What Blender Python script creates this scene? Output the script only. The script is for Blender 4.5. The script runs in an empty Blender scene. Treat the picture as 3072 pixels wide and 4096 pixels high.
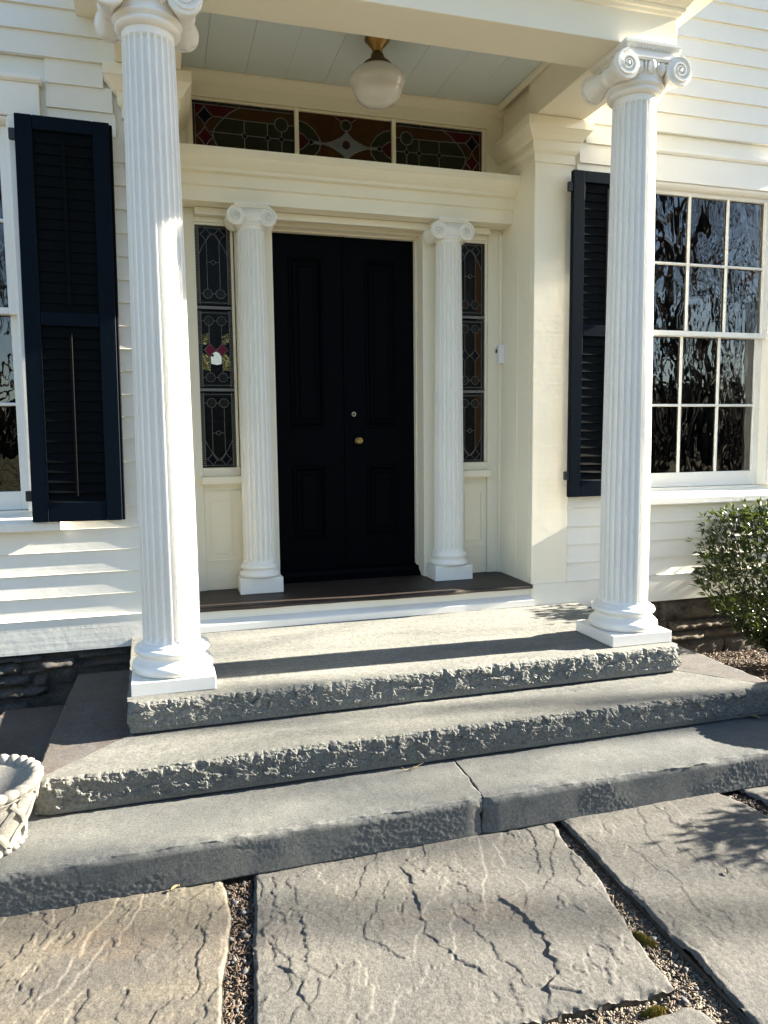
import bpy, bmesh, math, random
import numpy as np
from mathutils import Vector, Matrix
random.seed(7); rng = np.random.default_rng(11)
S = bpy.context.scene
COL = S.collection
R = math.radians

# ------------------------------------------------------------------ camera
CAM = (-1.2339, -4.4500, 1.2325); YAW, PITCH, ROLL = 0.28764, -0.10266, -0.01040
cd = bpy.data.cameras.new('camera'); cam = bpy.data.objects.new('camera', cd); COL.objects.link(cam)
fw = Vector((math.sin(YAW)*math.cos(PITCH), math.cos(YAW)*math.cos(PITCH), math.sin(PITCH)))
rt = Vector((math.cos(YAW), -math.sin(YAW), 0)); up = rt.cross(fw)
r2 = rt*math.cos(ROLL)+up*math.sin(ROLL); u2 = up*math.cos(ROLL)-rt*math.sin(ROLL)
cam.matrix_world = Matrix(((r2.x,u2.x,-fw.x,CAM[0]),(r2.y,u2.y,-fw.y,CAM[1]),(r2.z,u2.z,-fw.z,CAM[2]),(0,0,0,1)))
cd.sensor_width = 36; cd.lens = 2993.41/4096*36; cd.clip_start = .05; cd.clip_end = 2000
S.camera = cam

# ------------------------------------------------------------------ sky, sun, exposure
SUN_EL, SUN_AZ = 24.9, 92.1          # azimuth clockwise from +Y
W = bpy.data.worlds.new('World'); S.world = W; W.use_nodes = True
nt = W.node_tree; nt.nodes.clear()
sky = nt.nodes.new('ShaderNodeTexSky'); sky.sky_type = 'NISHITA'; sky.sun_disc = False
sky.sun_elevation = R(SUN_EL); sky.sun_rotation = R(SUN_AZ); sky.altitude = 100; sky.air_density = 1.0; sky.dust_density = .5; sky.ozone_density = 1.4
bg = nt.nodes.new('ShaderNodeBackground'); bg.inputs['Strength'].default_value = .043
wo = nt.nodes.new('ShaderNodeOutputWorld')
nt.links.new(sky.outputs[0], bg.inputs[0]); nt.links.new(bg.outputs[0], wo.inputs[0])
sd = bpy.data.lights.new('sun', 'SUN'); sd.energy = 5.0; sd.angle = R(.53); sd.color = (1, .915, .775)
sun = bpy.data.objects.new('sun', sd); COL.objects.link(sun)
sv = Vector((math.sin(R(SUN_AZ))*math.cos(R(SUN_EL)), math.cos(R(SUN_AZ))*math.cos(R(SUN_EL)), math.sin(R(SUN_EL))))
sun.rotation_euler = (-sv).to_track_quat('-Z', 'Y').to_euler(); sun.location = (20, -3, 12)
S.view_settings.view_transform = 'Standard'; S.view_settings.look = 'None'
S.view_settings.exposure = 3.0; S.view_settings.gamma = 1
S.render.engine = 'CYCLES'
S.cycles.max_bounces = 8; S.cycles.diffuse_bounces = 5; S.cycles.transparent_max_bounces = 12

# ------------------------------------------------------------------ noise
_p = rng.permutation(256); _p = np.concatenate([_p, _p, _p]); _g = rng.normal(size=(256, 3)); _g /= np.linalg.norm(_g, axis=1)[:, None]
def perlin(P):
    P = np.asarray(P, float); i = np.floor(P).astype(int); f = P-i; i &= 255
    u = f*f*f*(f*(f*6-15)+10); out = np.zeros(len(P))
    for a in (0, 1):
        for b in (0, 1):
            for c in (0, 1):
                h = _p[_p[_p[(i[:, 0]+a) & 255]+((i[:, 1]+b) & 255)]+((i[:, 2]+c) & 255)]
                d = ((f-np.array([a, b, c]))*_g[h]).sum(1)
                w = (u[:, 0] if a else 1-u[:, 0])*(u[:, 1] if b else 1-u[:, 1])*(u[:, 2] if c else 1-u[:, 2])
                out += w*d
    return out*1.5
def fbm(P, s, o=4, rough=.5, off=0.):
    P = np.asarray(P, float)*s+off; t = np.zeros(len(P)); a = 1.
    for k in range(o): t += a*perlin(P); P = P*2.03+17.3; a *= rough
    return t
def ridge(P, s, o=3, off=0.):
    P = np.asarray(P, float)*s+off; t = np.zeros(len(P)); a = 1.
    for k in range(o): t += a*(1-2*np.abs(perlin(P))); P = P*2.1+9.1; a *= .5
    return t
def facets(X, Z, cx, cz, tilt, lift, seed):
    '''flat chisel facets with sharp breaks: nearest jittered cell gives a tilted plane'''
    gx, gz = np.floor(X/cx).astype(int), np.floor(Z/cz).astype(int); best = np.full(len(X), 9e9); h = np.zeros(len(X))
    for a in (-1, 0, 1):
        for b in (-1, 0, 1):
            i, j = gx+a, gz+b; k = _p[_p[(i+seed) & 255]+(j & 255)]; k2 = _p[k+37]; k3 = _p[k2+91]; k4 = _p[k3+13]
            sx, sz = (i+k/255.)*cx, (j+k2/255.)*cz; d = ((X-sx)/cx)**2+((Z-sz)/cz)**2; m = d < best; best[m] = d[m]
            p = ((k3/255.-.5)*2*tilt*(X-sx)+(k4/255.-.4)*2*tilt*(Z-sz)+(_p[k4+55]/255.-.5)*2*lift); h[m] = p[m]
    return h
def sstep(a, b, x): t = np.clip((x-a)/(b-a), 0, 1); return t*t*(3-2*t)

# ------------------------------------------------------------------ materials
def NT(name):
    m = bpy.data.materials.new(name); m.use_nodes = True; t = m.node_tree; t.nodes.clear()
    o = t.nodes.new('ShaderNodeOutputMaterial'); b = t.nodes.new('ShaderNodeBsdfPrincipled'); t.links.new(b.outputs[0], o.inputs[0])
    return m, t, b, o
def N(t, typ, ins=None, **kw):
    n = t.nodes.new(typ)
    for k, v in kw.items(): setattr(n, k, v)
    for k, v in (ins or {}).items():
        if hasattr(v, 'links') or isinstance(v, bpy.types.NodeSocket): t.links.new(v, n.inputs[k])
        else: n.inputs[k].default_value = v
    return n
def c4(c): return (c[0], c[1], c[2], 1)
def ramp(t, fac, stops):
    n = t.nodes.new('ShaderNodeValToRGB'); t.links.new(fac, n.inputs[0]); e = n.color_ramp.elements
    while len(e) < len(stops): e.new(.5)
    for k, (p, c) in enumerate(stops): e[k].position = p; e[k].color = c4(c) if len(c) == 3 else c
    return n.outputs[0]
def noise(t, scale, detail=4, rough=.55, vec=None, dist=0.):
    n = N(t, 'ShaderNodeTexNoise', {'Scale': scale, 'Detail': detail, 'Roughness': rough, 'Distortion': dist})
    if vec is not None: t.links.new(vec, n.inputs['Vector'])
    return n.outputs[0]
def objco(t, scale=(1, 1, 1), rot=(0, 0, 0)):
    g = t.nodes.new('ShaderNodeNewGeometry')
    m = N(t, 'ShaderNodeMapping', {'Vector': g.outputs['Position'], 'Scale': scale, 'Rotation': rot}); return m.outputs[0]
def mixc(t, fac, a, b, mode='MIX'):
    n = t.nodes.new('ShaderNodeMix'); n.data_type = 'RGBA'; n.blend_type = mode
    for k, v in ((0, fac), (6, a), (7, b)):
        if isinstance(v, bpy.types.NodeSocket): t.links.new(v, n.inputs[k])
        else: n.inputs[k].default_value = c4(v) if isinstance(v, tuple) and len(v) == 3 else v
    return n.outputs[2]
def bump(t, h, dist, strength=1., nrm=None):
    n = N(t, 'ShaderNodeBump', {'Height': h, 'Distance': dist, 'Strength': strength})
    if nrm is not None: t.links.new(nrm, n.inputs['Normal'])
    return n.outputs[0]

def paint(name, c1, c2, rough=.45, grain=(1.2, 30, 30), bumpd=.0006, dirt=.5):
    m, t, b, o = NT(name)
    n1 = noise(t, 2.2, 5, .6, objco(t)); n2 = noise(t, 1, 4, .6, objco(t, grain))
    col = mixc(t, ramp(t, n1, [(.35, (0, 0, 0)), (.7, (1, 1, 1))]), c1, c2)
    sp = ramp(t, noise(t, 38, 3, .6, objco(t)), [(.70, (0, 0, 0)), (.76, (1, 1, 1))])
    sc = ramp(t, noise(t, 4.1, 3, .6, objco(t, (1, 1, 1), (.3, .2, .4))), [(.48, (0, 0, 0)), (.66, (1, 1, 1))])
    f = N(t, 'ShaderNodeMath', {0: sp, 1: sc}, operation='MULTIPLY'); f2 = N(t, 'ShaderNodeMath', {0: f.outputs[0], 1: dirt}, operation='MULTIPLY')
    col = mixc(t, f2.outputs[0], col, tuple(v*.62 for v in c1))
    t.links.new(col, b.inputs['Base Color']); b.inputs['Roughness'].default_value = rough
    nb = bump(t, n2, bumpd); nb = bump(t, noise(t, 14, 4, .6, objco(t)), bumpd*2.2, .6, nb); t.links.new(nb, b.inputs['Normal'])
    return m
def plain(name, c, rough=.5, metal=0., bmp=None, spec=.5):
    m, t, b, o = NT(name); n1 = noise(t, 25, 4, .6, objco(t))
    col = mixc(t, n1, tuple(v*.75 for v in c), tuple(min(1, v*1.25) for v in c)); t.links.new(col, b.inputs['Base Color'])
    b.inputs['Roughness'].default_value = rough; b.inputs['Metallic'].default_value = metal; b.inputs['Specular IOR Level'].default_value = spec
    if bmp: t.links.new(bump(t, noise(t, bmp[0], 5, .6, objco(t)), bmp[1]), b.inputs['Normal'])
    return m
def stone(name, pal, grain=320, gd=.0012, streak=(3, 3, 3), rot=(0, 0, 0), rust=.0, md=.004, rough=.85):
    m, t, b, o = NT(name); v = objco(t, streak, rot); g = objco(t)
    n1 = noise(t, 1.0, 6, .6, v, .4); col = ramp(t, n1, [(.28, pal[0]), (.48, pal[1]), (.62, pal[2]), (.78, pal[3])])
    n2 = noise(t, grain*.55, 3, .7, g); col = mixc(t, .55, col, ramp(t, n2, [(.32, (.22, .22, .22)), (.68, (.80, .80, .80))]), 'OVERLAY')
    n3 = noise(t, 22, 5, .65, g); col = mixc(t, .35, col, ramp(t, n3, [(.3, (.36, .36, .37)), (.7, (.66, .65, .62))]), 'OVERLAY')
    if rust:
        f = ramp(t, noise(t, 1.7, 5, .65, objco(t, (1, 2.4, 1), (0, 0, .5))), [(.60, (0, 0, 0)), (.74, (rust, rust, rust))])
        col = mixc(t, f, col, (.24, .13, .06))
    t.links.new(col, b.inputs['Base Color']); b.inputs['Roughness'].default_value = rough; b.inputs['Specular IOR Level'].default_value = .25
    nb = bump(t, noise(t, grain, 4, .7, g), gd); nb = bump(t, noise(t, 45, 5, .65, v), md*.5, .7, nb); nb = bump(t, n3, md, .6, nb)
    t.links.new(nb, b.inputs['Normal']); return m

M = {}
M['siding'] = paint('siding paint', (.835, .81, .72), (.79, .76, .665), .42, (.9, 40, 40), .0009)
M['trim'] = paint('cream trim paint', (.87, .815, .655), (.845, .785, .62), .40)
M['white'] = paint('white column paint', (.845, .825, .765), (.80, .775, .71), .38, (110, 110, 4), .0001, .45)
M['inwhite'] = paint('inner column paint', (.85, .835, .765), (.82, .80, .72), .40, (110, 110, 4), .0001, .35)
M['ceil'] = paint('pale blue ceiling paint', (.70, .775, .775), (.67, .75, .75), .5, (30, 1.2, 30), .0006, .3)
M['sash'] = paint('sash paint', (.85, .835, .77), (.82, .80, .73), .4)
M['door'] = plain('black door paint', (.0018, .0021, .0032), .45, bmp=(40, .0004), spec=.03)
M['shut'] = plain('dark navy shutter paint', (.0028, .0065, .012), .45, bmp=(60, .0006), spec=.05)
M['slat'] = plain('dark shutter slat paint', (.003, .0038, .0042), .5, bmp=(60, .0006), spec=.04)
M['wood'] = None
M['brass'] = plain('aged brass', (.30, .185, .065), .38, 1.0, bmp=(30, .0006))
M['bronze'] = plain('dark bronze', (.11, .070, .028), .45, .6)
M['steel'] = plain('worn silver ring', (.7, .66, .58), .3, 1.0)
M['rubber'] = plain('black plastic', (.01, .01, .01), .4)
M['bell'] = plain('white plastic', (.8, .8, .8), .35)
M['lead'] = plain('lead came', (.17, .17, .165), .5, .3)
M['interior'] = plain('dark interior', (.010, .008, .006), .9)
M['iron'] = plain('black iron', (.012, .014, .016), .5)
M['slab'] = stone('bluestone step', [(0.0817, 0.0845, 0.081), (0.1241, 0.1254, 0.1138), (0.1483, 0.1482, 0.1329), (0.1815, 0.1791, 0.1569)], 170, .0016, (1.2, 4, 4), (0, 0, .25), .0, .0008)
M['slab1'] = stone('pale bluestone step', [(0.098, 0.1014, 0.0972), (0.1489, 0.1505, 0.1366), (0.178, 0.1778, 0.1595), (0.2178, 0.2149, 0.1883)], 170, .0016, (1.2, 4, 4), (0, 0, .25), .0, .0008)
M['slab3'] = stone('sawn bluestone', [(0.0817, 0.0858, 0.0849), (0.0985, 0.1021, 0.0986), (0.113, 0.1148, 0.1078), (0.1298, 0.13, 0.119)], 210, .0012, (2, 3, 3), (0, 0, 0), .0, .0002)
M['wing'] = stone('brown slate', [(0.0643, 0.0574, 0.0528), (0.0872, 0.078, 0.0712), (0.0918, 0.0918, 0.0895), (0.1102, 0.1033, 0.0918)], 190, .0022, (3, 1, 3), (0, 0, 0), .25, .0015)
M['flagw'] = stone('warm flagstone', [(0.0706, 0.0669, 0.0604), (0.106, 0.0946, 0.0767), (0.1249, 0.1107, 0.0854), (0.1413, 0.1293, 0.1029)], 170, .0022, (1.1, 3.5, 3), (0, 0, 1.2), .16, .0012)
M['flagg'] = stone('grey flagstone', [(0.0763, 0.075, 0.0708), (0.0887, 0.0862, 0.0794), (0.101, 0.0967, 0.0856), (0.1134, 0.1103, 0.0988)], 170, .0022, (1.1, 3.2, 3), (0, 0, 1.35), .08, .0010)
M['rubble'] = stone('foundation rubble', [(0.035, 0.0364, 0.0385), (0.07, 0.0665, 0.063), (0.105, 0.084, 0.063), (0.14, 0.1295, 0.112)], 160, .003, (4, 4, 12), (0, 0, 0), .5, .008)
M['rubbleb'] = stone('brown foundation rubble', [(0.051, 0.0467, 0.0425), (0.102, 0.085, 0.0638), (0.1445, 0.119, 0.085), (0.204, 0.1785, 0.1445)], 160, .003, (4, 4, 8), (0, 0, 0), .4, .008)
M['mortar'] = stone('mortar', [(.16, .14, .115), (.22, .185, .145), (.26, .22, .17), (.3, .27, .22)], 160, .003, (6, 6, 6), (0, 0, 0), .2, .006)
M['cast'] = stone('cast stone', [(0.2314, 0.2203, 0.1926), (0.2754, 0.2616, 0.2277), (0.3029, 0.2865, 0.251), (0.3305, 0.314, 0.2861)], 260, .003, (5, 5, 5), (0, 0, 0), .0, .002)
M['soil'] = stone('dry soil', [(0.0546, 0.0426, 0.0328), (0.1033, 0.0802, 0.0583), (0.1701, 0.1361, 0.0972), (0.243, 0.2005, 0.1458)], 180, .006, (9, 9, 9), (0, 0, 0), .0, .01)
M['bark'] = stone('tree bark', [(.018, .015, .013), (.03, .025, .022), (.045, .038, .032), (.06, .052, .044)], 60, .004, (6, 6, 1), (0, 0, 0), .0, .006)
def chips(name, cols, rough=.8):
    m, t, b, o = NT(name); g = t.nodes.new('ShaderNodeNewGeometry')
    st = [((k+.5)/len(cols), c) for k, c in enumerate(cols)]; r = ramp(t, g.outputs['Random Per Island'], st)
    r = mixc(t, noise(t, 300, 2, .5, objco(t)), r, tuple(v*.6 for v in cols[0])) ; t.links.new(r, b.inputs['Base Color'])
    b.inputs['Roughness'].default_value = rough; return m
M['pebble'] = chips('gravel pebbles', [(.05, .052, .058), (.08, .082, .088), (.12, .12, .12), (.06, .055, .05), (.17, .16, .15)])
M['mulch'] = chips('bark mulch', [(.07, .045, .028), (.12, .08, .05), (.17, .12, .08), (.05, .034, .024), (.22, .165, .11)])
M['moss'] = chips('moss', [(.17, .15, .018), (.26, .20, .025), (.12, .125, .018), (.32, .20, .03)])
M['sand'] = chips('sandy grit', [(.20, .17, .125), (.28, .24, .18), (.15, .125, .09), (.34, .30, .24), (.10, .09, .075)])
def wood_mat():
    m, t, b, o = NT('worn dark wood'); v = objco(t, (1.2, 22, 22)); n1 = noise(t, 1.4, 6, .65, v, .6)
    t.links.new(ramp(t, n1, [(.3, (.012, .008, .007)), (.5, (.026, .017, .013)), (.68, (.045, .030, .021)), (.85, (.08, .06, .045))]), b.inputs['Base Color'])
    b.inputs['Roughness'].default_value = .55; t.links.new(bump(t, n1, .002), b.inputs['Normal']); return m
M['wood'] = wood_mat()
def leaf_mat(name, cols):
    m, t, b, o = NT(name); g = t.nodes.new('ShaderNodeNewGeometry')
    t.links.new(ramp(t, g.outputs['Random Per Island'], [((k+.5)/len(cols), c) for k, c in enumerate(cols)]), b.inputs['Base Color'])
    b.inputs['Roughness'].default_value = .33; b.inputs['Specular IOR Level'].default_value = .35
    tr = N(t, 'ShaderNodeBsdfTranslucent', {'Color': (.10, .14, .02, 1)}); mx = N(t, 'ShaderNodeMixShader', {0: .18})
    t.links.new(b.outputs[0], mx.inputs[1]); t.links.new(tr.outputs[0], mx.inputs[2]); t.links.new(mx.outputs[0], o.inputs[0]); return m
M['leaf'] = leaf_mat('laurel leaf', [(.013, .026, .009), (.022, .040, .011), (.034, .052, .014), (.016, .030, .012), (.065, .085, .018)])
M['hedge'] = chips('evergreen leaf', [(.006, .008, .005), (.010, .012, .006), (.013, .013, .007)], .9)
M['grass'] = stone('winter lawn', [(0.033, 0.0303, 0.0138), (0.0468, 0.0413, 0.0176), (0.0605, 0.055, 0.0248), (0.077, 0.066, 0.033)], 90, .01, (2, 2, 2), (0, 0, 0), .0, .01)
def glass_mat(name, wav, seed, tint=.75):
    m = bpy.data.materials.new(name); m.use_nodes = True; t = m.node_tree; t.nodes.clear()
    o = t.nodes.new('ShaderNodeOutputMaterial')
    v = N(t, 'ShaderNodeMapping', {'Vector': t.nodes.new('ShaderNodeNewGeometry').outputs['Position'], 'Location': (seed, 0, 0), 'Scale': (1.5, 1, .8)}).outputs[0]
    nb = bump(t, noise(t, 3.6, 2, .45, v, .6), wav, 1.); nb = bump(t, noise(t, 15, 1, .5, v, .5), wav*.06, 1., nb)
    fr = N(t, 'ShaderNodeFresnel', {'IOR': 1.62, 'Normal': nb}); k = N(t, 'ShaderNodeMath', {0: fr.outputs[0], 1: 2.0}, operation='MULTIPLY', use_clamp=True)
    gl = N(t, 'ShaderNodeBsdfGlossy', {'Color': (1, 1, 1, 1), 'Roughness': .01, 'Normal': nb}); tr = N(t, 'ShaderNodeBsdfTransparent', {'Color': (tint, tint, tint*.97, 1)})
    mx = N(t, 'ShaderNodeMixShader', {0: k.outputs[0], 1: tr.outputs[0], 2: gl.outputs[0]}); t.links.new(mx.outputs[0], o.inputs[0]); return m
M['glass'] = glass_mat('old wavy glass', .0050, 3.)
M['glass2'] = glass_mat('old wavy glass b', .0032, 11.)
def stained(name, c, rough=.12, bd=.0015, bs=40, emit=0.):
    m, t, b, o = NT(name); n1 = noise(t, 18, 3, .6, objco(t))
    t.links.new(mixc(t, n1, tuple(v*(.6 if c[0] < .5 else .95) for v in c), tuple(v*(1.4 if c[0] < .5 else 1.05) for v in c)), b.inputs['Base Color']); b.inputs['Roughness'].default_value = rough; b.inputs['Specular IOR Level'].default_value = .5 if c[0] > .1 else .07
    t.links.new(bump(t, noise(t, bs, 3, .6, objco(t)), bd), b.inputs['Normal'])
    if emit: b.inputs['Emission Color'].default_value = c4(c); b.inputs['Emission Strength'].default_value = emit
    return m
M['g_olive'] = stained('olive stained glass', (.022, .023, .013)); M['g_amber'] = stained('amber stained glass', (.050, .022, .007))  # kept very dark: the unlit room behind is put into the colour
M['g_maroon'] = stained('maroon stained glass', (.050, .006, .008)); M['g_navy'] = stained('navy stained glass', (.004, .005, .012), .1)
M['g_opal'] = stained('opal glass', (.14, .155, .17), .25); M['g_clear'] = stained('dark textured clear glass', (.006, .006, .0065), .09, .003, 30)
M['g_bevel'] = stained('bevelled jewel glass', (.02, .02, .02), .05); M['g_rosette'] = stained('copper glass rosette', (.045, .022, .016), .3)
M['g_yellow'] = stained('self-lit pale yellow glass', (.09, .085, .025), .15, .006, 70, .045); M['g_ruby'] = stained('self-lit ruby glass', (.07, .005, .016), .15, .002, 40, .06)  # emission stands in for daylight coming through from behind
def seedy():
    m, t, b, o = NT('self-lit seedy yellow glass'); n1 = noise(t, 85, 3, .65, objco(t)); c = ramp(t, n1, [(.40, (.006, .006, .003)), (.52, (.07, .065, .02)), (.68, (.34, .32, .14))])
    t.links.new(c, b.inputs['Base Color']); t.links.new(c, b.inputs['Emission Color']); b.inputs['Emission Strength'].default_value = .06; b.inputs['Roughness'].default_value = .15; b.inputs['Specular IOR Level'].default_value = .1; return m  # flecks emit their own colour to imitate light passing through the pane
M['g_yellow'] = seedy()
M['g_clear_glow'] = stained('self-lit clear glass', (.36, .41, .38), .1, .006, 60, .10)  # pale colour and emission paint the daylight seen through this piece
def ladder():
    m, t, b, o = NT('ribbed border glass'); w = N(t, 'ShaderNodeTexWave', {'Vector': objco(t), 'Scale': 25., 'Distortion': .4, 'Detail': 1.}, bands_direction='Z')
    t.links.new(ramp(t, w.outputs[1], [(.55, (.008, .008, .009)), (.75, (.16, .16, .155))]), b.inputs['Base Color']); b.inputs['Roughness'].default_value = .12
    t.links.new(bump(t, w.outputs[1], .004), b.inputs['Normal']); return m
M['g_ladder'] = ladder()
M['opalglobe'] = stained('opal lamp glass', (.64, .62, .56), .10, .0001, 4); 

# ------------------------------------------------------------------ mesh builder
class MB:
    def __init__(s): s.v = []; s.f = []
    def add(s, vs, fs):
        n = len(s.v); s.v += [tuple(map(float, p)) for p in vs]; s.f += [tuple(i+n for i in f) for f in fs]; return s
    def box(s, x0, x1, y0, y1, z0, z1):
        return s.add([(x0,y0,z0),(x1,y0,z0),(x1,y1,z0),(x0,y1,z0),(x0,y0,z1),(x1,y0,z1),(x1,y1,z1),(x0,y1,z1)],
                     [(3,2,1,0),(4,5,6,7),(0,1,5,4),(1,2,6,5),(2,3,7,6),(3,0,4,7)])
    def cbox(s, x0, x1, y0, y1, z0, z1, c=.003):       # chamfered box
        def ring(z, i): return [(x0+c*(1-0)+i,y0+i,z),(x1-c-i,y0+i,z),(x1-i,y0+c+i,z),(x1-i,y1-c-i,z),(x1-c-i,y1-i,z),(x0+c+i,y1-i,z),(x0+i,y1-c-i,z),(x0+i,y0+c+i,z)]
        vs = ring(z0, c)+ring(z0+c, 0)+ring(z1-c, 0)+ring(z1, c); fs = [tuple(range(7,-1,-1)), tuple(range(24,32))]
        for k in range(3):
            for j in range(8): a = k*8+j; b = k*8+(j+1) % 8; fs.append((a, b, b+8, a+8))
        return s.add(vs, fs)
    def ext(s, poly, fn, a, b):                        # closed polygon extruded between two parameters via fn(p,q,t)
        n = len(poly); vs = [fn(p, q, a) for p, q in poly]+[fn(p, q, b) for p, q in poly]
        fs = [tuple(range(n)), tuple(range(2*n-1, n-1, -1))]+[((i+1) % n, i, i+n, (i+1) % n+n) for i in range(n)]
        return s.add(vs, fs)
    def px(s, poly, x0, x1): return s.ext(poly, lambda y, z, t: (t, y, z), x0, x1)
    def py(s, poly, y0, y1): return s.ext(poly, lambda x, z, t: (x, t, z), y0, y1)
    def pz(s, poly, z0, z1): return s.ext(poly, lambda x, y, t: (x, y, t), z0, z1)
    def wrap(s, prof, path):                           # prof [(p,z)], path [((x,y),(mx,my))]; closed loop profile
        n = len(prof); vs = []; fs = []
        for (x, y), (mx, my) in path: vs += [(x+mx*p, y+my*p, z) for p, z in prof]
        for k in range(len(path)-1):
            for i in range(n): a = k*n+i; b = k*n+(i+1) % n; fs.append((a, b, b+n, a+n))
        fs += [tuple(range(n-1, -1, -1)), tuple(range((len(path)-1)*n, len(path)*n))]
        return s.add(vs, fs)
    def lathe(s, prof, c=(0, 0, 0), seg=48, axis='Z', mod=None):
        vs = []; fs = []
        for r, h in prof:
            for k in range(seg):
                a = 2*math.pi*k/seg; rr = r*(mod(a, h) if mod else 1)
                if axis == 'Z': vs.append((c[0]+rr*math.cos(a), c[1]+rr*math.sin(a), c[2]+h))
                elif axis == 'Y': vs.append((c[0]+rr*math.cos(a), c[1]+h, c[2]+rr*math.sin(a)))
                else: vs.append((c[0]+h, c[1]+rr*math.cos(a), c[2]+rr*math.sin(a)))
        for i in range(len(prof)-1):
            for k in range(seg): a = i*seg+k; b = i*seg+(k+1) % seg; fs.append((a, b, b+seg, a+seg))
        n = len(prof)-1
        fs += [tuple(range(seg-1, -1, -1)), tuple(range(n*seg, (n+1)*seg))]
        return s.add(vs, fs)
    def tube(s, pts, rad, seg=6):
        pts = [Vector(p) for p in pts]; vs = []; fs = []
        for i, p in enumerate(pts):
            d = (pts[min(i+1, len(pts)-1)]-pts[max(i-1, 0)]).normalized(); a = d.orthogonal().normalized() if i == 0 else (pa-d*pa.dot(d)).normalized(); pa = a
            b = d.cross(a); r = rad[i] if hasattr(rad, '__len__') else rad
            for k in range(seg): t = 2*math.pi*k/seg; vs.append(p+a*(r*math.cos(t))+b*(r*math.sin(t)))
        for i in range(len(pts)-1):
            for k in range(seg): q = i*seg+k; w = i*seg+(k+1) % seg; fs.append((q, w, w+seg, q+seg))
        fs += [tuple(range(seg-1, -1, -1)), tuple(range((len(pts)-1)*seg, len(pts)*seg))]
        return s.add(vs, fs)
    def ell(s, c, r, su=8, sv=6):
        vs = [(c[0], c[1], c[2]-r[2])]; fs = []
        for j in range(1, sv):
            p = -math.pi/2+math.pi*j/sv
            for k in range(su): a = 2*math.pi*k/su; vs.append((c[0]+r[0]*math.cos(p)*math.cos(a), c[1]+r[1]*math.cos(p)*math.sin(a), c[2]+r[2]*math.sin(p)))
        vs.append((c[0], c[1], c[2]+r[2])); L = len(vs)-1
        for k in range(su): fs.append((0, 1+(k+1) % su, 1+k)); fs.append((L, L-su+k, L-su+(k+1) % su))
        for j in range(sv-2):
            for k in range(su): a = 1+j*su+k; b = 1+j*su+(k+1) % su; fs.append((a, b, b+su, a+su))
        return s.add(vs, fs)
    def strip(s, pts, w, h, nrm=(0, -1, 0)):           # flat bar along a polyline in the plane normal to nrm
        n = Vector(nrm); P = [Vector(p) for p in pts]; vs = []; fs = []
        for i, p in enumerate(P):
            d = (P[min(i+1, len(P)-1)]-P[max(i-1, 0)]).normalized(); q = d.cross(n).normalized(); ww = w[i] if hasattr(w, '__len__') else w
            vs += [p-q*ww/2, p+q*ww/2, p+q*ww*.3+n*h, p-q*ww*.3+n*h]
        for i in range(len(P)-1):
            for k in range(4): a = i*4+k; b = i*4+(k+1) % 4; fs.append((a, b, b+4, a+4))
        fs += [(3, 2, 1, 0), tuple(range(len(P)*4-4, len(P)*4))]
        return s.add(vs, fs)
    def build(s, name, mat, parent=None, smooth=False, bevel=0., fix=True, **tags):
        me = bpy.data.meshes.new(name); me.from_pydata(s.v, [], s.f)
        if fix or bevel:
            bm = bmesh.new(); bm.from_mesh(me)
            if bevel: bmesh.ops.bevel(bm, geom=[e for e in bm.edges], offset=bevel, segments=2, affect='EDGES', profile=.6, clamp_overlap=True)
            bmesh.ops.recalc_face_normals(bm, faces=bm.faces); bm.to_mesh(me); bm.free()
        if smooth: me.polygons.foreach_set('use_smooth', [True]*len(me.polygons))
        me.materials.append(M[mat] if isinstance(mat, str) else mat); me.update()
        o = bpy.data.objects.new(name, me); COL.objects.link(o)
        if parent is not None: o.parent = parent
        for k, v in tags.items(): o[k] = v
        return o
def thing(name, label, cat, loc=(0, 0, 0), group=None, rz=0., ry=0.):
    e = bpy.data.objects.new(name, None); COL.objects.link(e); e.location = loc; e.rotation_euler = (0, ry, rz); e.empty_display_size = .1
    e['label'] = label; e['category'] = cat
    if group: e['group'] = group
    return e
def part(name, parent):                                  # an empty that is a part holding sub-parts
    e = bpy.data.objects.new(name, None); COL.objects.link(e); e.parent = parent; e.empty_display_size = .05; return e
def box(name, mat, parent, *b, c=.002, **t): return MB().cbox(*b, c=c).build(name, mat, parent, **t)
def npmesh(name, V, F, mat, parent=None, smooth=True, **tags):
    me = bpy.data.meshes.new(name); V = np.asarray(V, np.float32); F = np.asarray(F, np.int32)
    me.vertices.add(len(V)); me.vertices.foreach_set('co', V.ravel()); k = F.shape[1]
    me.loops.add(F.size); me.loops.foreach_set('vertex_index', F.ravel()); me.polygons.add(len(F))
    me.polygons.foreach_set('loop_start', np.arange(0, F.size, k, dtype=np.int32)); me.polygons.foreach_set('loop_total', np.full(len(F), k, np.int32))
    me.update(calc_edges=True); me.validate()
    if smooth: me.polygons.foreach_set('use_smooth', np.ones(len(F), bool))
    me.materials.append(M[mat]); o = bpy.data.objects.new(name, me); COL.objects.link(o)
    if parent is not None: o.parent = parent
    for a, b in tags.items(): o[a] = b
    return o
def gridfaces(nu, nv, off=0, flip=False):
    i = np.arange(nu-1)[:, None]*nv+np.arange(nv-1)[None, :]+off; i = i.ravel()
    f = np.stack([i, i+nv, i+nv+1, i+1], 1); return f[:, ::-1] if flip else f

# ================================================================== GROUND
ZG, ZS3, ZS2, ZS1 = -.363, -.207, -.056, .09
o = MB().add([(-400,-400,-.396),(400,-400,-.396),(400,400,-.396),(-400,400,-.396)], [(0,1,2,3)]).build('ground', 'soil', fix=False); o['kind'] = 'structure'
o = MB().add([(-400,-400,-.391),(400,-400,-.391),(400,-4.6,-.391),(-400,-4.6,-.391)], [(0,1,2,3)]).build('lawn', 'grass', fix=False); o['kind'] = 'structure'

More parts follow.
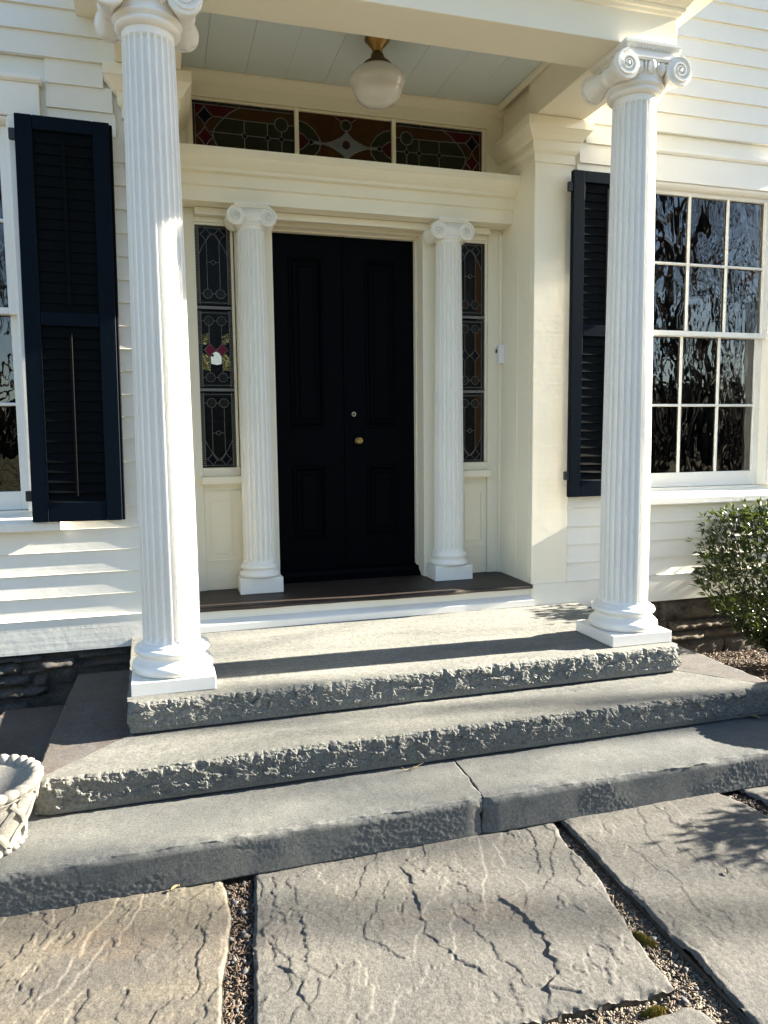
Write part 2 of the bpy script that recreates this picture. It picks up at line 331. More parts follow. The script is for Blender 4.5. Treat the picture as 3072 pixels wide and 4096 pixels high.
# ------------------------------------------------------------------ flagstone path
path = bpy.data.objects.new('flagstone_path', None); COL.objects.link(path); path['kind'] = 'structure'
def resamp(pl, n):
    pl = np.array(pl, float); d = np.r_[0, np.cumsum(np.linalg.norm(np.diff(pl, axis=0), axis=1))]; t = np.linspace(0, d[-1], n)
    return np.stack([np.interp(t, d, pl[:, 0]), np.interp(t, d, pl[:, 1])], 1)
def cliff(P, pl, H, L=.10, w=.0025):
    """raised shelf on the right-hand (sunward) side of a polyline, dying away from it"""
    pl = resamp(pl, 44); jit = fbm(np.c_[pl*9, np.zeros(len(pl))], 3., 4, .65)*.014; pl = pl+np.c_[jit, np.zeros(len(pl))]
    best = np.full(len(P), 9.); side = np.zeros(len(P)); tt = np.zeros(len(P))
    near = (P[:, 0] > pl[:, 0].min()-.3) & (P[:, 0] < pl[:, 0].max()+.3) & (P[:, 1] > pl[:, 1].min()-.3) & (P[:, 1] < pl[:, 1].max()+.3)
    Q = P[near]; b = best[near]; s = side[near]; tq = tt[near]
    for k in range(len(pl)-1):
        a, d = pl[k], pl[k+1]-pl[k]; l2 = (d*d).sum()+1e-12; t = np.clip(((Q-a)@d)/l2, 0, 1); r = Q-a-t[:, None]*d; ds = np.hypot(r[:, 0], r[:, 1])
        m = ds < b; b[m] = ds[m]; s[m] = (r[:, 0]*-d[1]+r[:, 1]*d[0])[m]; tq[m] = ((k+t)/(len(pl)-1))[m]
    best[near] = b; side[near] = np.sign(s); tt[near] = tq
    if pl[-1, 1] > pl[0, 1]: side = -side
    sd = best*side; end = sstep(0, .12, tt)*sstep(0, .12, 1-tt)
    return .42*H*(.75+.9*fbm(np.c_[tt*9, tt*0, tt*0+H*500], 1., 3)).clip(.15, 1.6)*end*sstep(-w, w, sd)*np.exp(-np.maximum(sd, 0)/L)
STONES = []
def flag(mat, Lp, Rp, z, nu, nv, cliffs=(), seed=0., thick=.055, terr=.004, label=None):
    Lq, Rq = resamp(Lp, nu), resamp(Rp, nu); t = np.linspace(0, 1, nv)
    G = Lq[:, None, :]*(1-t)[None, :, None]+Rq[:, None, :]*t[None, :, None]; P = G.reshape(-1, 2); P3 = np.c_[P, np.full(len(P), seed)]
    P = P+np.c_[fbm(P3, 14, 3, off=3.), fbm(P3, 14, 3, off=40.)]*.004
    e = np.minimum.reduce([np.broadcast_to(t[None, :], (nu, nv)), 1-np.broadcast_to(t[None, :], (nu, nv))]).ravel()*np.linalg.norm(Rq[0]-Lq[0])
    v = np.linspace(0, 1, nu); e2 = np.broadcast_to(np.minimum(v, 1-v)[:, None], (nu, nv)).ravel()*np.linalg.norm(Lq[-1]-Lq[0]); ed = np.minimum(e, e2)
    A = np.array([[math.cos(1.25), math.sin(1.25)], [-math.sin(1.25), math.cos(1.25)]]); Q = P@A.T; Q3 = np.c_[Q[:, 0]*.75, Q[:, 1]*1.35, np.full(len(P), seed)]
    n = fbm(Q3, 1.5, 6, .52)*2.4; k = np.floor(n); fr = n-k; h = (k+sstep(.95, 1., fr))*terr*1.0
    n2 = fbm(Q3+5, 4., 5, .6)*1.6; k2 = np.floor(n2); h += (k2+sstep(.93, 1., n2-k2))*terr*.35
    h += fbm(P3, 40, 4, .65)*.0006+fbm(P3, 2.2, 2)*.003
    for c in cliffs: h += cliff(P, *c)
    h -= .010*(1-sstep(0, .012, ed))*(1+fbm(P3, 30, 2))+.006*(1-sstep(0, .04, ed))*sstep(-.1, .5, fbm(P3, 9, 3))
    V = np.c_[P, z+h]; F = gridfaces(nu, nv, flip=False)
    idx = np.arange(nu*nv).reshape(nu, nv); rim = np.r_[idx[0, :], idx[1:, -1], idx[-1, -2::-1], idx[-2:0, 0]]
    low = V[rim].copy(); low[:, 2] = z-thick; low[:, :2] += fbm(np.c_[low[:, :2], np.ones(len(low))], 20, 3)[:, None]*.008; b0 = len(V); V = np.r_[V, low]; m = len(rim); j = np.arange(m)
    F = np.r_[F, np.stack([rim[j], b0+j, b0+(j+1) % m, rim[(j+1) % m]], 1)]
    STONES.append(np.r_[resamp(Lp, 12), resamp(Rp, 12)[::-1]])
    o = npmesh('flagstone', V, F, mat, path)
    if label: o['label'] = label
    return o
B_R = [(.263,-1.76),(.263,-1.834),(.225,-1.995),(.231,-2.103),(.231,-2.19),(.22,-2.239),(.199,-2.331),(.184,-2.392),(.166,-2.499),(.153,-2.568),(.142,-2.641),(.14,-2.712),(.13,-2.758)]
B_L = [(-.965,-1.76),(-.972,-1.842),(-.993,-2.049),(-1.015,-2.19),(-1.029,-2.34),(-1.051,-2.534),(-1.06,-2.70)]
clB = [([(-.426,-1.897),(-.435,-1.984),(-.432,-2.05),(-.455,-2.153),(-.471,-2.268),(-.48,-2.325),(-.464,-2.372),(-.429,-2.438),(-.418,-2.48),(-.375,-2.53),(-.351,-2.594)], .012, .16),
       ([(-.175,-2.167),(-.166,-2.253),(-.143,-2.325),(-.134,-2.389),(-.131,-2.448),(-.138,-2.501),(-.157,-2.525),(-.154,-2.571),(-.17,-2.608),(-.203,-2.639),(-.232,-2.664),(-.254,-2.721)], .020, .2),
       ([(-.402,-1.893),(-.4,-1.974),(-.368,-2.011),(-.329,-2.045)], .009, .1), ([(-.281,-2.087),(-.263,-2.149),(-.237,-2.192),(-.24,-2.24)], .007, .1),
       ([(-.913,-1.845),(-.9,-1.902),(-.919,-1.968),(-.921,-2.045),(-.94,-2.057),(-.944,-2.11)], .010, .08), ([(-.859,-2.097),(-.846,-2.15),(-.853,-2.217),(-.86,-2.28),(-.858,-2.327),(-.894,-2.354)], .012, .10),
       ([(-.958,-2.167),(-.958,-2.241),(-.959,-2.319),(-.93,-2.35),(-.898,-2.403),(-.911,-2.448),(-.908,-2.489),(-.893,-2.532),(-.896,-2.582)], .013, .05),
       ([(-.326,-2.594),(-.318,-2.63),(-.332,-2.678),(-.333,-2.721)], .008, .08), ([(.093,-2.51),(.096,-2.55),(.098,-2.597)], .008, .06), ([(.044,-2.486),(.039,-2.548),(.038,-2.601),(.032,-2.643)], .006, .08), ([(-.17,-2.608),(-.154,-2.655),(-.15,-2.709)], .006, .08)]
flag('flagg', B_L, B_R, ZG, 300, 340, clB, 2.2, terr=.0028, label='broad grey flagstone crossed by long ragged cracks')
clA = [([(-1.439,-1.843),(-1.42,-1.896),(-1.388,-1.916),(-1.344,-1.939)], .008, .08), ([(-1.27,-2.052),(-1.25,-2.092),(-1.251,-2.141)], .008, .06), ([(-1.36,-2.071),(-1.346,-2.111),(-1.374,-2.165),(-1.349,-2.204)], .008, .08), ([(-1.388,-2.28),(-1.396,-2.336),(-1.414,-2.419)], .007, .08), ([(-1.13,-2.03),(-1.16,-2.10),(-1.20,-2.13)], .006, .06)]
flag('flagw', [(-2.05,-1.76),(-2.06,-2.2),(-2.05,-2.62)], [(-1.08,-1.76),(-1.078,-1.84),(-1.073,-1.888),(-1.068,-2.026),(-1.078,-2.12),(-1.098,-2.221),(-1.115,-2.299),(-1.127,-2.394),(-1.136,-2.508),(-1.14,-2.62)], ZG+.002, 230, 270, clA, 7.7, terr=.0036, label='tan rust-streaked flagstone with a rough split surface')
clC = [([(.271,-2.32),(.295,-2.342),(.294,-2.38),(.275,-2.42)], .008, .05), ([(.726,-1.94),(.713,-1.998),(.763,-2.033)], .006, .07)]
flag('flagg', [(.295,-1.76),(.292,-1.837),(.288,-2.009),(.277,-2.161),(.269,-2.295),(.272,-2.42),(.265,-2.514),(.26,-2.57),(.273,-2.66),(.262,-2.764),(.252,-2.847),(.24,-3.05)], [(1.06,-1.76),(1.081,-1.837),(1.114,-1.897),(1.133,-2.049),(1.16,-2.4),(1.14,-2.8),(1.1,-3.05)], ZG+.004, 320, 230, clC, 13.1, terr=.0018, label='smooth grey flagstone with hairline layers')
flag('flagg', [(1.19,-1.76),(1.194,-1.837),(1.25,-1.99),(1.25,-2.5)], [(2.0,-1.76),(2.0,-1.85),(1.98,-2.2),(1.95,-2.5)], ZG-.002, 60, 60, (), 19.4, terr=.0022)
flag('flagg', [(-.6,-2.86),(-.5,-3.1),(-.4,-3.5)], [(.10,-2.818),(.139,-2.824),(.161,-2.844),(.167,-2.876),(.167,-2.95),(.15,-3.2),(.1,-3.5)], ZG-.008, 70, 80, (), 23.9, terr=.002)
flag('flagw', [(-1.9,-2.72),(-1.92,-3.0),(-1.9,-3.5)], [(-.75,-2.80),(-.72,-3.0),(-.62,-3.5)], ZG, 50, 60, (), 29.9)
flag('flagg', [(.32,-3.13),(.3,-3.3),(.3,-3.8)], [(1.3,-3.12),(1.3,-3.4),(1.25,-3.8)], ZG, 50, 60, (), 31.9)
flag('flagg', [(1.22,-2.6),(1.22,-2.8),(1.4,-3.04)], [(2.1,-2.6),(2.1,-2.8),(2.1,-3.04)], ZG, 40, 40, (), 33.9)

# ------------------------------------------------------------------ stone steps
steps = thing('stone_steps', 'three broad bluestone steps with rough split front faces below the porch', 'steps', (0, -1, ZG))
def slab(name, mat, FL, FR, BR, BL, z0, z1, style, seed, du=.0055, dv=.014, label=None):
    FL, FR, BR, BL = [np.array(p, float) for p in (FL, FR, BR, BL)]
    nu = max(8, int(np.linalg.norm(FR-FL)/du)); nv = max(4, int(np.linalg.norm(BL-FL)/dv)); nw = max(6, int((z1-z0)/.0045))
    u = np.linspace(0, 1, nu); v = np.linspace(0, 1, nv)**1.3
    pf = FL+(FR-FL)*u[:, None]; pb = BL+(BR-BL)*u[:, None]
    top = pf[:, None]*(1-v)[None, :, None]+pb[:, None]*v[None, :, None]; top = np.concatenate([top, np.full((nu, nv, 1), z1)], 2)
    w = np.linspace(0, 1, nw)[1:]; fr = np.concatenate([np.repeat(pf[:, None], nw-1, 1), np.broadcast_to((z1+(z0-z1)*w)[None, :, None], (nu, nw-1, 1))], 2)
    back = np.concatenate([pb[:, None], np.full((nu, 1, 1), z0)], 2)
    G = np.concatenate([back, top[:, ::-1], fr], 1); nc = G.shape[1]; P = G.reshape(-1, 3); Q = P+np.array([seed*3.1, seed, seed*1.7])
    d = np.abs(P[:, 1]-FL[1]); zz = np.clip((P[:, 2]-z0)/(z1-z0), 0, 1); dx = np.zeros(len(P)); dz = np.zeros(len(P))
    endd = np.minimum(np.abs(P[:, 0]-min(FL[0], FR[0])), np.abs(P[:, 0]-max(FL[0], FR[0])))
    wf = np.exp(-(d/.035)**2); flat = P*1.; rough = np.ones(len(P))
    if style == 'rock':
        lim = .10+.12*fbm(np.c_[Q[:, 0], Q[:, 0]*0, Q[:, 0]*0+seed], 3.0, 3)
        rough = sstep(0, .14, zz-lim)
        wx, wz = Q[:, 0]+fbm(Q, 30, 2)*.012, Q[:, 2]+fbm(Q+9, 30, 2)*.010
        f1 = (.0030*fbm(Q, 7, 2, .5)+facets(wx, wz, .060, .040, .16, .0030, int(seed*10))+facets(wx+3, wz+3, .020, .014, .26, .0012, int(seed*20))+.0012*fbm(Q, 95, 2, .6))*rough-.005*rough
        bite = sstep(.15, .75, fbm(np.c_[Q[:, 0], Q[:, 0]*0, Q[:, 0]*0], 22, 2)+.05)*sstep(.66, .9, zz)
        f1 -= bite*.013; f1 -= .007*sstep(.84, 1., zz)*(1+.9*fbm(Q, 9, 3))
        f1 -= .012*(1-rough)*(1-.5*zz/.2)
        dz -= .006*np.exp(-(d/.012)**2)*sstep(.9, 1, zz)*(1+1.2*fbm(Q, 24, 3))
    else:
        rs = sstep(.05, .35, fbm(Q*np.array([.6, .6, 1]), 4.5, 3))
        f1 = (.0002+.0016*rs)*fbm(Q, 85, 3, .7)+.0015*fbm(Q, 5, 2)-.002
        f1 -= .009*sstep(.80, 1., zz)*(1+1.3*fbm(Q, 8, 3))
        dz -= .007*np.exp(-(d/.022)**2)*sstep(.9, 1, zz)*(1+.8*fbm(Q, 14, 3))
    dy = f1*wf*-1.
    tw = sstep(.9, 1., zz)*sstep(0, .03, d)
    n = fbm(np.c_[Q[:, 0]*.5, Q[:, 1]*2.2, Q[:, 2]], 2.6, 4); kk = np.floor(n*3); dz += tw*((kk+sstep(.75, 1, n*3-kk))*.0012+fbm(Q, 30, 3)*.0006+fbm(Q, 1.6, 2)*.002)
    dxe = fbm(Q, 16, 3)*.009*np.exp(-(endd/.02)**2); ce = np.exp(-(endd/.03)**2)*wf; dy += ce*.014*(1+fbm(Q, 20, 2))
    V = P+np.c_[dxe+dx, dy, dz]; F = gridfaces(nu, nc)
    # end caps as fans of quads between front rim and back
    for k in (0, nu-1):
        ring = np.arange(nc)+k*nc; c0 = len(V); V = np.r_[V, [V[ring].mean(0)]]
        F = np.r_[F, np.stack([ring, np.roll(ring, -1), np.full(nc, c0), np.full(nc, c0)], 1)] if False else F
        bm_f = np.stack([ring[:-1], ring[1:], np.full(nc-1, c0), np.full(nc-1, c0)], 1)
        CAPS.append((ring, c0))
    o = npmesh2(name, V, F, nc, nu, mat, steps, style != 'rock')
    if label: o['label'] = label
    return o
CAPS = []
def npmesh2(name, V, F, nc, nu, mat, parent, smooth=True):
    me = bpy.data.meshes.new(name); tris = []
    for k in (0, nu-1):
        c0 = nu*nc+(0 if k == 0 else 1)
        for j in range(nc): a = k*nc+j; b = k*nc+(j+1) % nc; tris.append((a, b, c0))
    bot = [(k*nc, (k+1)*nc, (k+2)*nc-1, (k+1)*nc-1) for k in range(nu-1)]
    me.from_pydata(V.tolist(), [], F.tolist()+tris+bot)
    bm = bmesh.new(); bm.from_mesh(me); bmesh.ops.recalc_face_normals(bm, faces=bm.faces); bm.to_mesh(me); bm.free()
    me.polygons.foreach_set('use_smooth', [smooth]*len(F)+[False]*(len(tris)+len(bot))); me.materials.append(M[mat]); me.update()
    o = bpy.data.objects.new(name, me); COL.objects.link(o); o.parent = parent; o.matrix_parent_inverse = Matrix.Translation((0, 1, -ZG)); return o
slab('step_slab', 'slab1', (-1.415,-1.148), (1.405,-1.148), (1.425,.0), (-1.435,-.005), ZS2+.010, ZS1, 'rock', 1.3, label='thick top step slab carrying the white columns')
slab('step_slab', 'slab', (-1.745,-1.487), (1.735,-1.487), (1.40,-1.10), (-1.40,-1.10), ZS3+.010, ZS2, 'rock', 4.1, label='middle step slab with chipped scalloped front edge')
slab('step_slab', 'wing', (-1.752,-1.465), (-1.408,-1.105), (-1.425,-.12), (-1.72,-.12), ZS3+.006, ZS2-.004, 'sawn', 5.9, .012, .02, label='brown slate side piece of the middle step')
slab('step_slab', 'wing', (1.408,-1.105), (1.742,-1.465), (1.72,-.12), (1.425,-.12), ZS3+.006, ZS2-.004, 'sawn', 6.7, .012, .02)
slab('step_slab', 'slab3', (-2.42,-1.831), (-.060,-1.831), (-.038,-1.33), (-2.42,-1.33), ZG+.0, ZS3, 'sawn', 8.2, label='bottom step slab under the planter')
slab('step_slab', 'slab3', (-.054,-1.831), (2.15,-1.831), (2.15,-1.33), (-.032,-1.33), ZG+.0, ZS3, 'sawn', 9.4)
slab('step_slab', 'wing', (-2.42,-1.325), (-1.68,-1.325), (-1.70,-.16), (-2.08,-.14), ZG+.0, ZS3-.004, 'sawn', 10.6, .012, .02)
# hidden packing under the upper slabs
pk = MB(); pk.box(-1.36, 1.36, -1.02, -.02, ZG-.04, ZS2+.016); pk.box(-1.64, 1.64, -1.37, -.16, ZG-.04, ZS3+.016)
o = pk.build('packing_stone', 'mortar', steps); o.matrix_parent_inverse = Matrix.Translation((0, 1, -ZG))

# ================================================================== HOUSE
house = thing('house', 'white clapboard house with recessed entry, leaded glass and a columned portico', 'house', (0, 0, ZG))
HI = Matrix.Translation((0, 0, -ZG))
def H(o): o.matrix_parent_inverse = HI; return o
def hb(name, mat, *b, c=.002): return H(box(name, mat, house, *b, c=c))
def hm(mb, name, mat, **k): return H(mb.build(name, mat, house, **k))
def hpart(name): return H(part(name, house))
XR, YT, XP = 1.092, .45, 1.357
EX, WZ0, EZ = 0.1238, .234, 6.6
WC = 2.46                                                # window centre |x|
# wall body around the openings
wall = MB()
for s in (-1, 1):
    def bx(a, b, *r): wall.box(min(s*a, s*b), max(s*a, s*b), *r)
    bx(XP-.02, 1.93, .012, .24, .055, EZ); bx(2.99, 6.0 if s < 0 else 10., .012, .24, .055, EZ); bx(1.93, 2.99, .012, .24, .055, .84); bx(1.93, 2.99, .012, .24, 2.90, EZ)
    bx(XR+.02, XP-.02, .03, .7, .055, EZ)
wall.box(-XR-.02, XR+.02, .47, .7, 3.30, EZ); wall.box(-XP, XP, .012, .46, 3.62, EZ)
hm(wall, 'wall_core', 'siding')
room = MB()
room.add([(-6,.72,-.3),(6,.72,-.3),(6,4.2,-.3),(-6,4.2,-.3),(-6,.72,6.5),(6,.72,6.5),(6,4.2,6.5),(-6,4.2,6.5)], [(0,1,2,3),(4,5,6,7),(1,2,6,5),(2,3,7,6),(3,0,4,7)])
for s in (-1, 1): room.box(s*1.5-.02, s*1.5+.02, .24, .72, -.3, 6.5)
hm(room, 'interior_wall', 'interior', fix=False)
# back of the house and roof, unseen; right end and eave drawn out to shade the upper siding
bk = MB(); bk.box(-6.02, -6.0, .2, 7, -.4, EZ); bk.box(10.0, 10.02, .2, 7, -.4, EZ); bk.box(-6, 10, 6.9, 7, -.4, EZ); hm(bk, 'side_wall', 'siding')
rf = MB(); rf.px([(-.38, EZ), (7.3, EZ), (3.5, EZ+2.6)], -6.3, 10.4); hm(rf, 'roof', 'rubble')

# clapboards, each a board of its own
def clap(x0, x1, z, zt=None):
    if x1-x0 < .03: return
    h = (EX if zt is None else zt-z); j = random.uniform(-.0015, .0015); q = random.uniform(-.0012, .0012); zz = random.uniform(-.0015, .0015)
    n = max(1, int((x1-x0)/1.2)); vs = []; fs = []
    for k in range(n+1):
        x = x0+(x1-x0)*k/n; w = random.uniform(-.0012, .0012)
        vs += [(x, -.0205+j+w, z+zz), (x, -.0185+j+w, z+zz-.0005 if 0 else z+zz+.003), (x, -.006+q, z+h+.004), (x, .006, z+h+.004), (x, .006, z+zz)]
    for k in range(n):
        for i in range(5): a = k*5+i; b = k*5+(i+1) % 5; fs.append((a, b, b+5, a+5))
    fs += [(0, 1, 2, 3, 4), tuple(n*5+i for i in (4, 3, 2, 1, 0))]
    m = MB(); m.add(vs, fs); hm(m, 'clapboard', 'siding')
nrow = int((EZ-WZ0)/EX)
for k in range(nrow):
    z = WZ0+k*EX; t = z+EX
    for s in (-1, 1):
        E_ = 6.0 if s < 0 else 10.0
        segs = []
        inner = XP+.002
        if z < 3.20 and t > 2.95: inner = 1.40+.062*sstep(2.95, 3.2, np.array([z+EX/2]))[0]   # stops against the flaring capital
        if t < .80: segs = [(inner, E_)]
        elif z < 3.09:
            a, b = 1.835, 2*WC-1.835
            if t > .80 and z < .80: segs = [(inner, E_)] if t < .81 else [(inner, 1.775), (2*WC-1.775, E_)]
            elif z > 2.86: segs = [(inner, 1.738), (2*WC-1.738, E_)]
            else: segs = [(inner, a), (b, E_)]
            if z < 2.86 and t > 2.89 : segs = [(inner, 1.738), (2*WC-1.738, E_)]
        elif t < 3.63: segs = [(max(inner, 1.39), E_)]
        else: segs = [(0.0, E_)] if s > 0 else [(0.0, E_)]
        for a, b in segs:
            cut = a+(b-a)*random.uniform(.35, .7)
            if b-a > 3.3: cut = random.uniform(3.3, 4.6)
            for p, q in (((a, cut-.0006), (cut+.0006, b)) if b-a > 1.6 else ((a, b),)):
                clap(*(sorted((s*p, s*q))), z)
# water table
for s in (-1, 1):
    m = MB(); m.px([(-.030, .047), (-.030, .228), (-.034, .234), (.0, .2345), (.0, .047)], *sorted((s*(XR+.012), -6.0 if s < 0 else 10.))); hm(m, 'water_table', 'siding', bevel=.0015)
# foundation rubble: stones set in mortar
fnd = hpart('foundation')
def rock(x0, x1, z0, z1, y0, seed, mat='rubble'):
    nx, nz, ny = max(4, int((x1-x0)/.018)), max(4, int((z1-z0)/.018)), 4
    X, Z = np.meshgrid(np.linspace(x0, x1, nx), np.linspace(z0, z1, nz), indexing='ij'); ex = np.minimum(X-x0, x1-X); ez = np.minimum(Z-z0, z1-Z); e = np.minimum(ex, ez)
    P = np.c_[X.ravel(), np.zeros(X.size)+seed, Z.ravel()]
    y = y0-.0+.05*(1-sstep(0, .022, e.ravel()))-.016*fbm(P, 16, 4, .6)-.010*ridge(P, 20, 2)-.004*fbm(P, 60, 2)
    V = np.c_[X.ravel()+fbm(P, 20, 2)*.006, y, Z.ravel()+fbm(P+3, 20, 2)*.006]; F = gridfaces(nx, nz)
    o = npmesh('rubble_stone', V, F, mat, fnd, smooth=False); o.matrix_parent_inverse = Matrix.Identity(4); return o
fnd.matrix_parent_inverse = HI
def course(xa, xb, zs, seed):
    r = random.Random(seed)
    for z0, z1 in zs:
        x = xa
        while x < xb:
            w = r.uniform(.12, .34)*(1 if z1-z0 < .1 else .8); g = .012
            rock(x, min(x+w, xb), z0+g*.4+r.uniform(0, .01), z1-g*.4-r.uniform(0, .012), r.uniform(.0, .035), r.uniform(0, 90)); x += w+g
for q in [(-2.30,-1.91,.0,.030,-.035), (-1.93,-1.75,-.045,-.002,-.055), (-1.74,-1.44,-.025,.032,.012), (-2.30,-2.03,-.072,-.008,-.01), (-2.02,-1.89,-.075,-.052,-.02), (-1.87,-1.73,-.165,-.055,.028),
          (-2.30,-1.99,-.135,-.080,-.02), (-1.98,-1.885,-.17,-.085,.008), (-2.30,-1.90,-.215,-.145,.0), (-1.72,-1.44,-.085,-.035,.02), (-2.9,-2.31,-.05,.03,.0), (-2.9,-2.31,-.13,-.06,.01), (-2.9,-2.31,-.23,-.14,.0), (-3.0,-2.0,-.42,-.235,.0)]: rock(*q, random.uniform(0, 90))
for q in [(1.45,1.95,-.09,.03,-.01),(1.97,2.12,-.11,.03,.01),(2.14,2.6,-.12,.035,0),(1.45,2.2,-.2,-.11,.01),(2.22,2.9,-.2,-.13,-.01),(1.45,1.75,-.27,-.21,-.03),(1.77,2.5,-.27,-.21,-.02),(1.45,2.1,-.42,-.28,.0),(2.12,2.7,-.42,-.28,.01),
          (2.62,3.4,-.11,.03,0),(2.92,3.5,-.2,-.12,0),(2.52,3.4,-.27,-.21,0),(2.72,3.5,-.42,-.28,0)]: rock(*q, random.uniform(0, 90), 'rubbleb')
m = MB(); m.box(-6, 10, .045, .2, -.45, .05); o = m.build('mortar_bed', 'rubble', fnd)
# corner pilasters and entry returns
for s in (-1, 1):
    hb('pilaster', 'trim', *sorted((s*XR, s*XP)), -.022, .03, .215, 2.96, c=.003)
    hb('pilaster_base', 'siding', *sorted((s*(XR+.001), s*XP)), -.026, .03, .05, .2135, c=.002)
    hb('entry_return', 'trim', *sorted((s*XR, s*(XR+.03))), .031, .449, .20, 3.44, c=.001)
    hb('return_board_joint', 'trim', *sorted((s*(XR-.004), s*XR)), .20, .44, .237, 2.60, c=.001)
    prof = [(0, 2.93), (.010, 2.932), (.010, 2.985), (.022, 2.995), (.030, 3.01), (.032, 3.055), (.045, 3.062), (.060, 3.085), (.085, 3.115), (.092, 3.12), (.092, 3.177), (-.01, 3.177), (-.01, 2.93)]
    pth = [((s*XR, .449), (-s, 0)), ((s*XR, -.022), (-s, -1)), ((s*XP, -.022), (s, -1)), ((s*XP, .004), (s, 0))]
    m = MB(); m.wrap(prof, pth); hm(m, 'pilaster_capital', 'trim')
# riser, moulding and worn wooden floor of the recess
hb('riser', 'siding', -XR-.010, XR+.010, -.002, .05, .085, .2085)
m = MB(); m.px([(-.046, .092), (-.046, .130), (-.040, .136), (-.003, .158), (-.003, .092)], -XR-.012, XR+.012); hm(m, 'riser_moulding', 'white')
m = MB(); n = 60; vs = []; fs = []
for k in range(n+1):
    x = -XR+.002+(2*XR-.004)*k/n; q = x/XR; d = .010*math.exp(-((x+.05)/.35)**2); b = .014*math.sin(q*2.1+.6)+.006*math.sin(q*7)+.004*math.sin(q*17)
    vs += [(x, .60, .238), (x, .03, .236-d*.3), (x, -.035-b, .234-d), (x, -.046-b, .226-d), (x, -.046-b, .214), (x, -.036-b, .209), (x, .60, .209)]
for k in range(n):
    for i in range(7): a = k*7+i; c = k*7+(i+1) % 7; fs.append((a, c, c+7, a+7))
fs += [tuple(range(7)), tuple(n*7+i for i in range(6, -1, -1))]; m.add(vs, fs); hm(m, 'wood_floor', 'wood')
# recess wall: casings, panels
for s in (-1, 1):
    def sb(nm, mt, a, b, *r, c=.002): return hb(nm, mt, *sorted((s*a, s*b)), *r, c=c)
    sb('door_casing', 'trim', .507, .745, .45, .64, .239, 2.632); sb('door_stop', 'trim', .496, .506, .575, .64, .30, 2.565)
    sb('side_casing', 'trim', .985, XR-.001, .45, .64, .239, 2.632)
    sb('apron', 'trim', .7455, .9845, .462, .62, .239, .9295); sb('window_head_rail', 'trim', .7455, .9845, .455, .62, 2.556, 2.632)
    sb('corner_bead', 'trim', XR-.030, XR-.0045, .432, .4495, .2385, 2.60)
    m = MB(); y0 = .462                                   # panel moulding on the apron
    for (a, b, c, d) in ((.752, .976, .43, .437), (.812, .946, .815, .823), (.812, .946, .477, .485), (.812, .819, .485, .815), (.939, .946, .485, .815), (.752, .978, .868, .885), (.752, .978, .893, .904)):
        m.box(*sorted((s*a, s*b)), y0-.008, y0+.004, c, d)
    hm(m, 'panel_moulding', 'trim')
    sb('sidelight_sill', 'trim', .735, .998, .405, .50, .930, .979, c=.004); sb('sidelight_subrail', 'trim', .7455, .9845, .450, .60, .9795, 1.034)
hb('door_head', 'trim', -.506, .506, .50, .64, 2.575, 2.632); hb('door_head_lining', 'trim', -.506, .506, .575, .64, 2.563, 2.5745, c=.001)
hb('architrave_strip', 'trim', -.985, .985, .405, .449, 2.588, 2.632, c=.004)
# entablature over door
prof = [(.62, 2.905), (.166, 2.907), (.166, 2.872), (.178, 2.864), (.184, 2.852), (.200, 2.835), (.222, 2.818), (.236, 2.812), (.236, 2.792), (.272, 2.788), (.272, 2.722), (.292, 2.716), (.294, 2.634), (.62, 2.633)]
m = MB(); m.px(prof, -XR+.001, XR-.001); hm(m, 'entablature', 'trim')
# transom wall
tw_ = MB(); tw_.box(-XR+.001, XR-.001, .45, .60, 3.292, 3.44); tw_.box(-XR+.001, -.992, .45, .60, 2.908, 3.2915); tw_.box(.966, XR-.001, .45, .60, 2.908, 3.2915); hm(tw_, 'transom_wall', 'trim')
m = MB(); m.px([(.449, 3.375), (.440, 3.385), (.434, 3.400), (.418, 3.420), (.412, 3.426), (.412, 3.4385), (.449, 3.4385)], -XR+.001, XR-.001); hm(m, 'ceiling_crown', 'trim')
m = MB()
for x0, x1, z0, z1 in ((-1.004, .978, 3.292, 3.306), (-1.004, -.992, 2.91, 3.292), (.966, .978, 2.91, 3.292)): m.box(x0, x1, .440, .4498, z0, z1)
hm(m, 'transom_moulding', 'trim')

# ------------------------------------------------------------------ leaded glass
def disc(m, x, z, r, y, seg=16, h=.003):
    vs = [(x+r*math.cos(2*math.pi*k/seg), y, z+r*math.sin(2*math.pi*k/seg)) for k in range(seg)]
    vs += [(p[0], y-h, p[2]) for p in vs]; m.add(vs, [tuple(range(seg)), tuple(range(2*seg-1, seg-1, -1))]+[(k, (k+1) % seg, (k+1) % seg+seg, k+seg) for k in range(seg)]); return m
def poly(m, pts, y, h=.003):
    n = len(pts); vs = [(p[0], y, p[1]) for p in pts]+[(p[0], y-h, p[1]) for p in pts]
    m.add(vs, [tuple(range(n)), tuple(range(2*n-1, n-1, -1))]+[(k, (k+1) % n, (k+1) % n+n, k+n) for k in range(n)]); return m
def arc(cx, cz, rx, rz, a0, a1, n=10): return [(cx+rx*math.cos(R(a0+(a1-a0)*k/n)), cz+rz*math.sin(R(a0+(a1-a0)*k/n))) for k in range(n+1)]
def came(m, pts, y, w=.006): m.strip([(p[0], y-.003, p[1]) for p in pts], w, .003)
def concave(x0, x1, z0, z1, k=.3):                        # concave-sided diamond
    cx, cz = (x0+x1)/2, (z0+z1)/2; A = [(x0, cz), (cx, z1), (x1, cz), (cx, z0)]; out = []
    for i in range(4):
        a, b = A[i], A[(i+1) % 4]; mx, mz = (a[0]+b[0])/2, (a[1]+b[1])/2; q = (mx+(cx-mx)*k, mz+(cz-mz)*k)
        for t in np.linspace(0, 1, 6)[:-1]: out.append(((1-t)**2*a[0]+2*t*(1-t)*q[0]+t*t*b[0], (1-t)**2*a[1]+2*t*(1-t)*q[1]+t*t*b[1]))
    return out
